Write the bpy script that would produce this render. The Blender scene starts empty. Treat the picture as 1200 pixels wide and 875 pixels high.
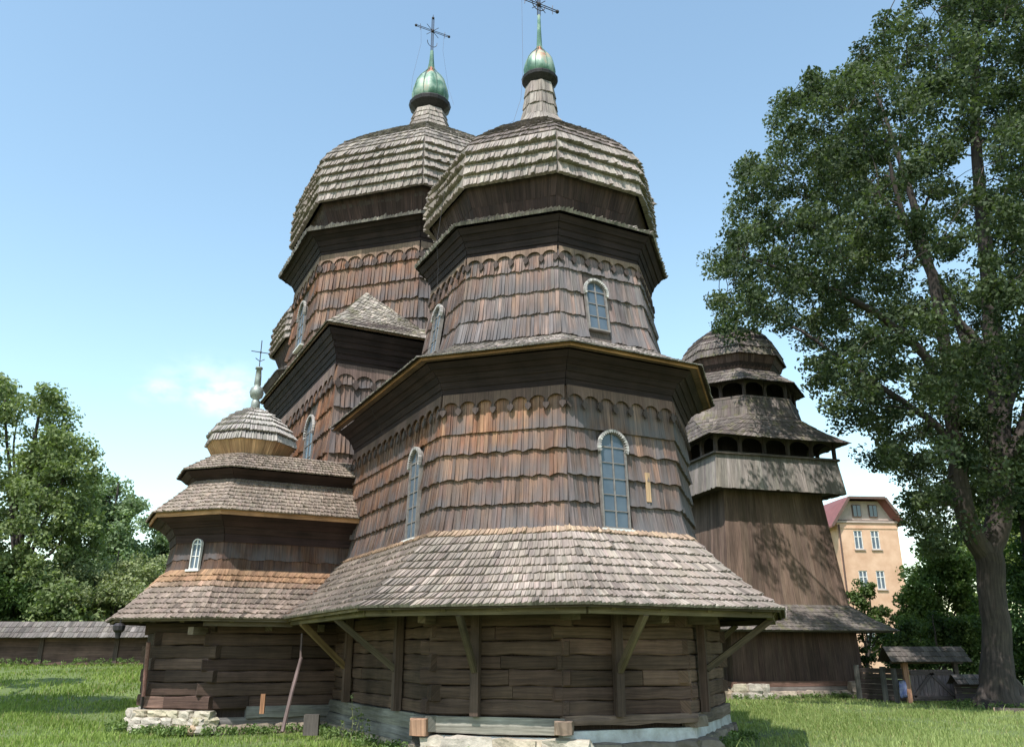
import bpy, math, random
import numpy as np
from mathutils import Vector
random.seed(7)
RNG = np.random.default_rng(7)
SC = bpy.context.scene
COL = SC.collection
PI = math.pi

# ------------------------------------------------------------------ camera, sky, sun, exposure
EYE = 1.8                                   # eye height above the grass at the church
FPX = 973.0                                 # focal length in pixels of a 1200 px wide frame
PITCH = math.atan((765 - 437.5) / FPX)
cam_d = bpy.data.cameras.new('camera')
cam_d.sensor_width = 36.0
cam_d.lens = FPX * 36 / 1200
cam_d.clip_start = 0.1
cam_d.clip_end = 3000
cam = bpy.data.objects.new('camera', cam_d)
COL.objects.link(cam)
cam.location = (0, 0, EYE)
cam.rotation_euler = (PI / 2 + PITCH, 0, 0)
SC.camera = cam

SUN_EL = math.radians(57)
SUN_AZ = math.radians(-24)                  # from 'behind the camera' towards the left
sd = Vector((math.sin(SUN_AZ) * math.cos(SUN_EL), -math.cos(SUN_AZ) * math.cos(SUN_EL), math.sin(SUN_EL)))
world = bpy.data.worlds.new('World')
SC.world = world
world.use_nodes = True
wn, wl = world.node_tree.nodes, world.node_tree.links
wn.clear()
w_out = wn.new('ShaderNodeOutputWorld')
w_bg = wn.new('ShaderNodeBackground')
sky = wn.new('ShaderNodeTexSky')
sky.sky_type = 'NISHITA'
sky.sun_disc = False
sky.sun_elevation = SUN_EL
sky.sun_rotation = math.atan2(sd.x, sd.y) % (2 * PI)
sky.altitude = 300
sky.air_density = 1.35
sky.dust_density = 0.75
sky.ozone_density = 2.5
w_bg.inputs['Strength'].default_value = 0.15
# thin fair-weather wisps low in the sky
tc = wn.new('ShaderNodeTexCoord')
mp = wn.new('ShaderNodeMapping')
mp.inputs['Scale'].default_value = (9, 9, 16.0)
mp.inputs['Location'].default_value = (0.0, 0.0, 0.0)
ns = wn.new('ShaderNodeTexNoise')
ns.inputs['Scale'].default_value = 2.6
ns.inputs['Detail'].default_value = 7
ns.inputs['Roughness'].default_value = 0.55
rp = wn.new('ShaderNodeValToRGB')
rp.color_ramp.elements[0].position = 0.38
rp.color_ramp.elements[1].position = 0.72
mul = wn.new('ShaderNodeMath'); mul.operation = 'MULTIPLY'
mixc = wn.new('ShaderNodeMixRGB')
mixc.inputs['Color2'].default_value = (7.0, 7.2, 7.3, 1)
wl.new(tc.outputs['Generated'], mp.inputs['Vector'])
wl.new(mp.outputs['Vector'], ns.inputs['Vector'])
wl.new(ns.outputs['Fac'], rp.inputs['Fac'])
# individual small clouds: soft spots in given directions
spots = [((-0.331, 0.903, 0.275), 0.045, 1.0), ((-0.316, 0.906, 0.283), 0.030, 1.0), ((-0.388, 0.879, 0.276), 0.035, 0.55), ((-0.34, 0.90, 0.29), 0.07, 0.35),
         ((0.47, 0.86, 0.14), 0.09, 0.8), ((0.56, 0.82, 0.16), 0.07, 0.7), ((-0.75, 0.62, 0.24), 0.08, 0.6), ((0.85, 0.45, 0.3), 0.09, 0.6),
         ((-0.25, -0.9, 0.35), 0.12, 0.7), ((0.9, -0.3, 0.3), 0.1, 0.6)]
prev = None
for d, rad, amt in spots:
    d = Vector(d).normalized()
    sub = wn.new('ShaderNodeVectorMath'); sub.operation = 'SUBTRACT'
    sub.inputs[1].default_value = d
    sc_ = wn.new('ShaderNodeVectorMath'); sc_.operation = 'MULTIPLY'
    sc_.inputs[1].default_value = (1, 1, 2.1)
    ln = wn.new('ShaderNodeVectorMath'); ln.operation = 'LENGTH'
    mr = wn.new('ShaderNodeMapRange')
    mr.interpolation_type = 'SMOOTHSTEP'
    mr.inputs['From Min'].default_value = rad * 1.35
    mr.inputs['From Max'].default_value = 0.0
    mr.inputs['To Min'].default_value = 0.0
    mr.inputs['To Max'].default_value = amt
    wl.new(tc.outputs['Generated'], sub.inputs[0])
    wl.new(sub.outputs[0], sc_.inputs[0])
    wl.new(sc_.outputs[0], ln.inputs[0])
    wl.new(ln.outputs['Value'], mr.inputs['Value'])
    if prev is None:
        prev = mr.outputs['Result']
    else:
        mx = wn.new('ShaderNodeMath'); mx.operation = 'MAXIMUM'
        wl.new(prev, mx.inputs[0]); wl.new(mr.outputs['Result'], mx.inputs[1])
        prev = mx.outputs[0]
wl.new(rp.outputs['Color'], mul.inputs[0])
wl.new(prev, mul.inputs[1])
wl.new(mul.outputs[0], mixc.inputs['Fac'])
tint = wn.new('ShaderNodeMixRGB'); tint.blend_type = 'MULTIPLY'; tint.inputs['Fac'].default_value = 1.0
tint.inputs['Color2'].default_value = (1.24, 1.23, 1.06, 1)
wl.new(sky.outputs['Color'], tint.inputs['Color1'])
wl.new(tint.outputs[0], mixc.inputs['Color1'])
wl.new(mixc.outputs['Color'], w_bg.inputs['Color'])
wl.new(w_bg.outputs['Background'], w_out.inputs['Surface'])

sun_d = bpy.data.lights.new('sun', 'SUN')
sun_d.energy = 3.6
sun_d.angle = math.radians(0.53)
sun_d.color = (1.0, 0.965, 0.93)
sun = bpy.data.objects.new('sun', sun_d)
COL.objects.link(sun)
sun.rotation_euler = (-sd).to_track_quat('-Z', 'Y').to_euler()
sun.location = (0, 0, 60)

SC.view_settings.view_transform = 'Standard'
SC.view_settings.look = 'None'
SC.view_settings.exposure = 0.72
SC.view_settings.gamma = 1
SC.render.resolution_x, SC.render.resolution_y = 1024, 746

# ------------------------------------------------------------------ helpers
_c, _s = math.cos(PITCH), math.sin(PITCH)
def at(px, py, Y):
    """world point seen at photograph pixel (px, py) when it stands Y metres ahead"""
    u = (437.5 - py) / FPX; h = (px - 600) / FPX
    z = Y * (_s + u * _c) / (_c - u * _s)
    d = Y * _c + z * _s
    return np.array((h * d, Y, z + EYE))
def proj(p):
    z = p[..., 2] - EYE
    d = p[..., 1] * _c + z * _s
    u = -p[..., 1] * _s + z * _c
    return 600 + FPX * p[..., 0] / d, 437.5 - FPX * u / d

def ground_z(x, y):
    x = np.asarray(x, float); y = np.asarray(y, float)
    def ss(t):
        t = np.clip(t, 0, 1); return t * t * (3 - 2 * t)
    z = 1.3 * ss((y - 20) / 19.0) * ss((-3 - x) / 9.0)
    z = z + 0.05 * np.sin(x * 0.37 + 1) * np.cos(y * 0.29) * ss((np.hypot(x - 0, y - 22) - 7) / 10)
    return z

def meta(o, label=None, cat=None, group=None, kind=None):
    if label: o['label'] = label
    if cat: o['category'] = cat
    if group: o['group'] = group
    if kind: o['kind'] = kind
    return o
def empty(name, loc=(0, 0, 0), rz=0):
    o = bpy.data.objects.new(name, None)
    o.location = loc; o.rotation_euler = (0, 0, rz)
    o.empty_display_size = 0.5
    COL.objects.link(o)
    return o
HEXF = np.array([[0, 1, 2, 3], [5, 4, 7, 6], [4, 5, 1, 0], [3, 2, 6, 7], [4, 0, 3, 7], [1, 5, 6, 2]])

class Acc:
    def __init__(self):
        self.v = []; self.f = []; self.c = []; self.w = []; self.n = 0; self.mi = []
    def add(self, verts, faces, col=(0.3, 0.3, 0.3), wc=None, mi=0):
        verts = np.asarray(verts, float).reshape(-1, 3)
        n = len(verts)
        self.v.append(verts)
        c = np.asarray(col, float)
        if c.ndim == 1: c = np.tile(c, (n, 1))
        self.c.append(c)
        if wc is None: wc = verts
        self.w.append(np.asarray(wc, float))
        off = self.n
        fl = faces.tolist() if isinstance(faces, np.ndarray) else faces
        self.f.extend([[i + off for i in q] for q in fl])
        self.mi.extend([mi] * len(fl))
        self.n += n
    def hexes(self, V, col, wc, faces=HEXF):
        """V (n,8,3), col (n,3) , wc (n,8,3)"""
        n = len(V)
        F = (faces[None] + (np.arange(n) * 8)[:, None, None]).reshape(-1, 4)
        self.add(V.reshape(-1, 3), F, np.repeat(col, 8, axis=0), wc.reshape(-1, 3))
    def box(self, lo, hi, col=(0.3, 0.3, 0.3), M=None, long_axis=None):
        x0, y0, z0 = lo; x1, y1, z1 = hi
        v = np.array([[x0, y0, z0], [x1, y0, z0], [x1, y0, z1], [x0, y0, z1], [x0, y1, z0], [x1, y1, z0], [x1, y1, z1], [x0, y1, z1]], float)
        w = v.copy()
        d = np.array([x1 - x0, y1 - y0, z1 - z0])
        a = int(np.argmax(d)) if long_axis is None else long_axis
        o = [i for i in range(3) if i != a]
        r = RNG.random() * 40
        w = np.stack([v[:, o[0]] + v[:, o[1]] + r, v[:, a] + r, np.full(8, 0.5)], 1)
        if M is not None: v = v @ M[0].T + M[1]
        self.add(v, HEXF, col, w)
    def bar(self, p, q, w, h, col=(0.3, 0.3, 0.3), up=(0, 0, 1)):
        p = np.asarray(p, float); q = np.asarray(q, float)
        d = q - p; L = np.linalg.norm(d); d = d / L
        up = np.asarray(up, float)
        s = np.cross(d, up)
        if np.linalg.norm(s) < 1e-4: s = np.cross(d, (1, 0, 0))
        s /= np.linalg.norm(s); t = np.cross(s, d)
        M = (np.stack([s, d, t], 1), p)
        self.box((-w / 2, 0, -h / 2), (w / 2, L, h / 2), col, M, 1)
    def tube(self, pts, rad, seg=8, col=(0.3, 0.3, 0.3), cap=True):
        pts = np.asarray(pts, float); m = len(pts)
        rad = np.full(m, rad) if np.isscalar(rad) else np.asarray(rad, float)
        T = np.gradient(pts, axis=0); T /= np.linalg.norm(T, axis=1)[:, None] + 1e-9
        ref = np.array((0.31, 0.17, 0.93))
        if abs(T[0] @ ref) > 0.9: ref = np.array((1, 0.1, 0))
        a = np.linspace(0, 2 * PI, seg, endpoint=False)
        V = []; W = []; ln = 0; r0 = RNG.random() * 30
        for i in range(m):
            if i == 0:
                s = np.cross(T[0], ref)
            else:
                s = s - T[i] * (s @ T[i])
            s = s / (np.linalg.norm(s) + 1e-9); t = np.cross(s, T[i])
            V.append(pts[i] + rad[i] * (np.cos(a)[:, None] * s + np.sin(a)[:, None] * t))
            if i: ln += np.linalg.norm(pts[i] - pts[i - 1])
            W.append(np.stack([a * max(rad[0], 0.02) + r0, np.full(seg, ln + r0), np.full(seg, 0.5)], 1))
        F = []
        for i in range(m - 1):
            for k in range(seg):
                F.append([i * seg + k, i * seg + (k + 1) % seg, (i + 1) * seg + (k + 1) % seg, (i + 1) * seg + k])
        if cap:
            F.append(list(range(seg))[::-1]); F.append([(m - 1) * seg + k for k in range(seg)])
        self.add(np.concatenate(V), F, col, np.concatenate(W))
    def lathe(self, prof, c=(0, 0, 0), seg=24, col=(0.3, 0.3, 0.3), lobes=0, amp=0.0):
        a = np.linspace(0, 2 * PI, seg, endpoint=False)
        V = []; F = []
        for r, z in prof:
            rr = r * (1 + amp * (np.abs(np.sin(lobes * a / 2)) - 0.6)) if lobes else np.full(seg, r)
            V.append(np.stack([c[0] + rr * np.cos(a), c[1] + rr * np.sin(a), np.full(seg, c[2] + z)], 1))
        m = len(prof)
        for i in range(m - 1):
            for k in range(seg):
                F.append([i * seg + k, i * seg + (k + 1) % seg, (i + 1) * seg + (k + 1) % seg, (i + 1) * seg + k])
        F.append(list(range(seg))[::-1]); F.append([(m - 1) * seg + k for k in range(seg)])
        self.add(np.concatenate(V), F, col)
    def poly_prism(self, pts2, O, U, V, N, depth, col=(0.3, 0.3, 0.3)):
        """pts2: outline in the U,V plane at O; extruded by depth along N"""
        O, U, V, N = (np.asarray(a, float) for a in (O, U, V, N))
        n = len(pts2); p = np.asarray(pts2, float)
        a = O + p[:, :1] * U + p[:, 1:2] * V
        vv = np.concatenate([a + N * depth, a])
        F = [list(range(n)), list(range(n, 2 * n))[::-1]] + [[i, n + i, n + (i + 1) % n, (i + 1) % n] for i in range(n)]
        r = RNG.random() * 20
        w = np.stack([np.tile(p[:, 0], 2) + r, np.tile(p[:, 1], 2), np.full(2 * n, 0.5)], 1)
        self.add(vv, F, col, w)
    def build(self, name, mat, parent=None, smooth=False, kind=None, label=None):
        me = bpy.data.meshes.new(name)
        v = np.concatenate(self.v)
        me.from_pydata(v.tolist(), [], self.f)
        ca = me.attributes.new('col', 'FLOAT_COLOR', 'POINT')
        c = np.concatenate(self.c); c4 = np.ones((len(c), 4)); c4[:, :3] = c
        ca.data.foreach_set('color', c4.ravel().astype(np.float32))
        wa = me.attributes.new('wc', 'FLOAT_VECTOR', 'POINT')
        wa.data.foreach_set('vector', np.concatenate(self.w).ravel().astype(np.float32))
        mats = mat if isinstance(mat, (list, tuple)) else [mat]
        for m_ in mats: me.materials.append(m_)
        if len(mats) > 1: me.polygons.foreach_set('material_index', self.mi)
        if smooth: me.polygons.foreach_set('use_smooth', [True] * len(me.polygons))
        me.update()
        o = bpy.data.objects.new(name, me)
        COL.objects.link(o)
        if parent: o.parent = parent
        if kind: o['kind'] = kind
        if label: o['label'] = label
        return o

# ------------------------------------------------------------------ materials
def new_mat(name):
    m = bpy.data.materials.new(name); m.use_nodes = True
    nt = m.node_tree; nt.nodes.clear()
    out = nt.nodes.new('ShaderNodeOutputMaterial')
    b = nt.nodes.new('ShaderNodeBsdfPrincipled')
    nt.links.new(b.outputs[0], out.inputs[0])
    return m, nt, b, out
def node(nt, t, **kw):
    n = nt.nodes.new(t)
    for k, v in kw.items():
        if k in ('operation', 'blend_type', 'interpolation_type', 'feature', 'attribute_name', 'data_type', 'noise_dimensions'): setattr(n, k, v)
        else: n.inputs[k].default_value = v
    return n
def wood_mat(name, streak=(38, 1.6), contrast=0.55, bump=0.5, rough=0.82, patch=0.35, moss=0.0, mosscol=(0.12, 0.105, 0.06), spec=0.25, endgrey=0.0, run=(1, 1, 1)):
    """weathered wood: per-piece colour attribute x grain along the piece x patches of wear"""
    m, nt, b, out = new_mat(name)
    L = nt.links
    at_c = node(nt, 'ShaderNodeAttribute', attribute_name='col')
    at_w = node(nt, 'ShaderNodeAttribute', attribute_name='wc')
    mpn = node(nt, 'ShaderNodeMapping'); mpn.inputs['Scale'].default_value = (streak[0], streak[1], 0.0)
    L.new(at_w.outputs['Vector'], mpn.inputs['Vector'])
    n1 = node(nt, 'ShaderNodeTexNoise', Scale=1.0, Detail=5.0, Roughness=0.65)
    L.new(mpn.outputs[0], n1.inputs['Vector'])
    mr = node(nt, 'ShaderNodeMapRange'); mr.inputs['From Min'].default_value = 0.28; mr.inputs['From Max'].default_value = 0.72
    mr.inputs['To Min'].default_value = 1 - contrast; mr.inputs['To Max'].default_value = 1 + contrast * 0.75
    L.new(n1.outputs['Fac'], mr.inputs['Value'])
    mixm = node(nt, 'ShaderNodeMixRGB', blend_type='MULTIPLY', Fac=1.0)
    L.new(at_c.outputs['Color'], mixm.inputs['Color1']); L.new(mr.outputs[0], mixm.inputs['Color2'])
    tcn = node(nt, 'ShaderNodeTexCoord')
    n2 = node(nt, 'ShaderNodeTexNoise', Scale=0.9, Detail=6.0, Roughness=0.6)
    mrun = node(nt, 'ShaderNodeMapping'); mrun.inputs['Scale'].default_value = run
    L.new(tcn.outputs['Object'], mrun.inputs['Vector']); L.new(mrun.outputs[0], n2.inputs['Vector'])
    mr2 = node(nt, 'ShaderNodeMapRange'); mr2.inputs['From Min'].default_value = 0.3; mr2.inputs['From Max'].default_value = 0.7
    mr2.inputs['To Min'].default_value = 1 - patch; mr2.inputs['To Max'].default_value = 1 + patch
    L.new(n2.outputs['Fac'], mr2.inputs['Value'])
    mix2 = node(nt, 'ShaderNodeMixRGB', blend_type='MULTIPLY', Fac=1.0)
    L.new(mixm.outputs[0], mix2.inputs['Color1']); L.new(mr2.outputs[0], mix2.inputs['Color2'])
    last = mix2
    if endgrey:
        sp = node(nt, 'ShaderNodeSeparateXYZ'); L.new(at_w.outputs['Vector'], sp.inputs[0])
        mr4 = node(nt, 'ShaderNodeMapRange'); mr4.inputs['From Min'].default_value = 0.9; mr4.inputs['From Max'].default_value = 0.1
        mr4.inputs['To Min'].default_value = 0.0; mr4.inputs['To Max'].default_value = endgrey
        L.new(sp.outputs['Z'], mr4.inputs['Value'])
        mg = node(nt, 'ShaderNodeMath', operation='MULTIPLY'); L.new(mr4.outputs[0], mg.inputs[0])
        n5 = node(nt, 'ShaderNodeTexNoise', Scale=1.7, Detail=3.0); L.new(tcn.outputs['Object'], n5.inputs['Vector'])
        mr5 = node(nt, 'ShaderNodeMapRange'); mr5.inputs['From Min'].default_value = 0.35; mr5.inputs['From Max'].default_value = 0.6
        L.new(n5.outputs['Fac'], mr5.inputs['Value']); L.new(mr5.outputs[0], mg.inputs[1])
        mix5 = node(nt, 'ShaderNodeMixRGB', Color2=(0.115, 0.11, 0.115, 1))
        L.new(mg.outputs[0], mix5.inputs['Fac']); L.new(last.outputs[0], mix5.inputs['Color1'])
        last = mix5
    if moss:
        n3 = node(nt, 'ShaderNodeTexNoise', Scale=2.3, Detail=8.0, Roughness=0.7)
        L.new(tcn.outputs['Object'], n3.inputs['Vector'])
        mr3 = node(nt, 'ShaderNodeMapRange'); mr3.inputs['From Min'].default_value = 0.52; mr3.inputs['From Max'].default_value = 0.68
        mr3.inputs['To Max'].default_value = moss
        L.new(n3.outputs['Fac'], mr3.inputs['Value'])
        mix3 = node(nt, 'ShaderNodeMixRGB', Color2=(*mosscol, 1))
        L.new(mr3.outputs[0], mix3.inputs['Fac']); L.new(last.outputs[0], mix3.inputs['Color1'])
        last = mix3
    L.new(last.outputs[0], b.inputs['Base Color'])
    b.inputs['Roughness'].default_value = rough
    b.inputs['Specular IOR Level'].default_value = spec
    bp = node(nt, 'ShaderNodeBump', Strength=bump, Distance=0.012)
    L.new(n1.outputs['Fac'], bp.inputs['Height']); L.new(bp.outputs[0], b.inputs['Normal'])
    return m
def plain_mat(name, col, rough=0.7, metal=0.0, noise=0.2, scale=6.0, col2=None, bump=0.2, spec=0.4, bscale=None, attr=False):
    m, nt, b, out = new_mat(name)
    L = nt.links
    tcn = node(nt, 'ShaderNodeTexCoord')
    n = node(nt, 'ShaderNodeTexNoise', Scale=scale, Detail=7.0, Roughness=0.62)
    L.new(tcn.outputs['Object'], n.inputs['Vector'])
    cr = node(nt, 'ShaderNodeValToRGB')
    cr.color_ramp.elements[0].position = 0.32; cr.color_ramp.elements[1].position = 0.68
    c2 = col2 if col2 else tuple(min(1, c * (1 + noise)) for c in col)
    c1 = col if col2 else tuple(c * (1 - noise) for c in col)
    cr.color_ramp.elements[0].color = (*c1, 1); cr.color_ramp.elements[1].color = (*c2, 1)
    L.new(n.outputs['Fac'], cr.inputs['Fac'])
    if attr:
        a = node(nt, 'ShaderNodeAttribute', attribute_name='col')
        mm = node(nt, 'ShaderNodeMixRGB', blend_type='MULTIPLY', Fac=1.0)
        L.new(cr.outputs[0], mm.inputs['Color1']); L.new(a.outputs['Color'], mm.inputs['Color2'])
        L.new(mm.outputs[0], b.inputs['Base Color'])
    else:
        L.new(cr.outputs[0], b.inputs['Base Color'])
    b.inputs['Roughness'].default_value = rough; b.inputs['Metallic'].default_value = metal
    b.inputs['Specular IOR Level'].default_value = spec
    if bump:
        n2 = node(nt, 'ShaderNodeTexNoise', Scale=bscale or scale * 4, Detail=6.0)
        L.new(tcn.outputs['Object'], n2.inputs['Vector'])
        bp = node(nt, 'ShaderNodeBump', Strength=bump, Distance=0.03)
        L.new(n2.outputs['Fac'], bp.inputs['Height']); L.new(bp.outputs[0], b.inputs['Normal'])
    return m
def leaf_mat(name, sat=1.0):
    m, nt, b, out = new_mat(name)
    L = nt.links
    a = node(nt, 'ShaderNodeAttribute', attribute_name='col')
    L.new(a.outputs['Color'], b.inputs['Base Color'])
    b.inputs['Roughness'].default_value = 0.62
    b.inputs['Specular IOR Level'].default_value = 0.18
    tr = node(nt, 'ShaderNodeBsdfTranslucent')
    mm = node(nt, 'ShaderNodeMixRGB', blend_type='MULTIPLY', Fac=1.0, Color2=(1.3, 1.5, 0.6, 1))
    L.new(a.outputs['Color'], mm.inputs['Color1']); L.new(mm.outputs[0], tr.inputs['Color'])
    mx = node(nt, 'ShaderNodeMixShader', Fac=0.3)
    L.new(b.outputs[0], mx.inputs[1]); L.new(tr.outputs[0], mx.inputs[2]); L.new(mx.outputs[0], out.inputs[0])
    return m
M_WALL = wood_mat('weathered_wall_shingle', (40, 1.1), 0.75, 0.6, patch=0.38, endgrey=0.75, run=(2.2, 2.2, 0.45))
M_ROOF = wood_mat('weathered_roof_shingle', (30, 1.2), 0.62, 0.55, patch=0.26, moss=0.08)
M_ROOFM = wood_mat('mossy_roof_shingle', (30, 1.2), 0.5, 0.55, patch=0.35, moss=0.6, mosscol=(0.15, 0.15, 0.05))
M_LOG = wood_mat('old_log', (26, 0.8), 0.55, 0.8, patch=0.45, moss=0.10, mosscol=(0.085, 0.06, 0.035))
M_BOARD = wood_mat('dark_board', (30, 0.9), 0.6, 0.6, patch=0.35, run=(1.6, 1.6, 0.5))
M_GLASS, nt, b, out = new_mat('window_glass')
b.inputs['Base Color'].default_value = (0.05, 0.065, 0.08, 1); b.inputs['Roughness'].default_value = 0.12; b.inputs['Specular IOR Level'].default_value = 0.9
M_CURT = plain_mat('window_backing', (0.10, 0.12, 0.15), 0.9, noise=0.4, scale=3, bump=0)
M_GLZ, nt, b, out = new_mat('clear_pane')
b.inputs['Base Color'].default_value = (0.17, 0.21, 0.26, 1); b.inputs['Roughness'].default_value = 0.2; b.inputs['Specular IOR Level'].default_value = 0.4
nn = node(nt, 'ShaderNodeTexNoise', Scale=3.0, Detail=2.0); tcx = node(nt, 'ShaderNodeTexCoord')
nt.links.new(tcx.outputs['Object'], nn.inputs['Vector'])
bpx = node(nt, 'ShaderNodeBump', Strength=0.25, Distance=0.02); nt.links.new(nn.outputs['Fac'], bpx.inputs['Height']); nt.links.new(bpx.outputs[0], b.inputs['Normal'])
crx = node(nt, 'ShaderNodeValToRGB'); crx.color_ramp.elements[0].color = (0.045, 0.07, 0.10, 1); crx.color_ramp.elements[1].color = (0.13, 0.16, 0.19, 1)
nt.links.new(nn.outputs['Fac'], crx.inputs['Fac']); nt.links.new(crx.outputs[0], b.inputs['Base Color'])
M_WHITE = plain_mat('white_painted_wood', (0.62, 0.60, 0.56), 0.6, noise=0.15, scale=9, bump=0.1)
M_MUNT = plain_mat('grey_painted_bar', (0.19, 0.17, 0.155), 0.6, noise=0.25, scale=9, bump=0.1)
M_IRON = plain_mat('dark_iron', (0.035, 0.03, 0.032), 0.55, 0.4, noise=0.4, scale=20, bump=0.1)
M_RUST = plain_mat('rusty_pipe', (0.16, 0.065, 0.05), 0.6, 0.0, noise=0.4, scale=15, bump=0.1, col2=(0.27, 0.15, 0.13))
M_STONE = plain_mat('rough_stone', (0.42, 0.37, 0.31), 0.9, noise=0.35, scale=3.5, bump=0.8, bscale=14, attr=True)
M_LIME = plain_mat('limewashed_plinth', (0.55, 0.57, 0.58), 0.9, scale=2.5, col2=(0.30, 0.29, 0.27), bump=0.6, bscale=18)
M_BARK = wood_mat('bark', (9, 1.2), 0.6, 1.0, patch=0.3, moss=0.2)
M_LEAF = leaf_mat('leaf')
M_GRASSB = leaf_mat('grass_blade')
def copper_mat():
    m, nt, b, out = new_mat('verdigris_copper')
    L = nt.links
    tcn = node(nt, 'ShaderNodeTexCoord')
    n = node(nt, 'ShaderNodeTexNoise', Scale=1.5, Detail=7.0, Roughness=0.6)
    L.new(tcn.outputs['Object'], n.inputs['Vector'])
    cr = node(nt, 'ShaderNodeValToRGB')
    e = cr.color_ramp.elements
    e[0].position = 0.30; e[0].color = (0.04, 0.10, 0.065, 1)
    e[1].position = 0.72; e[1].color = (0.35, 0.13, 0.07, 1)
    x = e.new(0.45); x.color = (0.085, 0.18, 0.12, 1)
    x = e.new(0.56); x.color = (0.27, 0.36, 0.28, 1)
    x = e.new(0.64); x.color = (0.40, 0.32, 0.22, 1)
    a = node(nt, 'ShaderNodeAttribute', attribute_name='col')    # pieces' own share of bare, rusted metal
    ad = node(nt, 'ShaderNodeMath', operation='ADD')
    sp = node(nt, 'ShaderNodeSeparateXYZ'); L.new(a.outputs['Color'], sp.inputs[0])
    L.new(n.outputs['Fac'], ad.inputs[0]); L.new(sp.outputs['X'], ad.inputs[1])
    L.new(ad.outputs[0], cr.inputs['Fac']); L.new(cr.outputs[0], b.inputs['Base Color'])
    b.inputs['Roughness'].default_value = 0.5; b.inputs['Metallic'].default_value = 0.1
    return m
M_COPPER = copper_mat()

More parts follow.
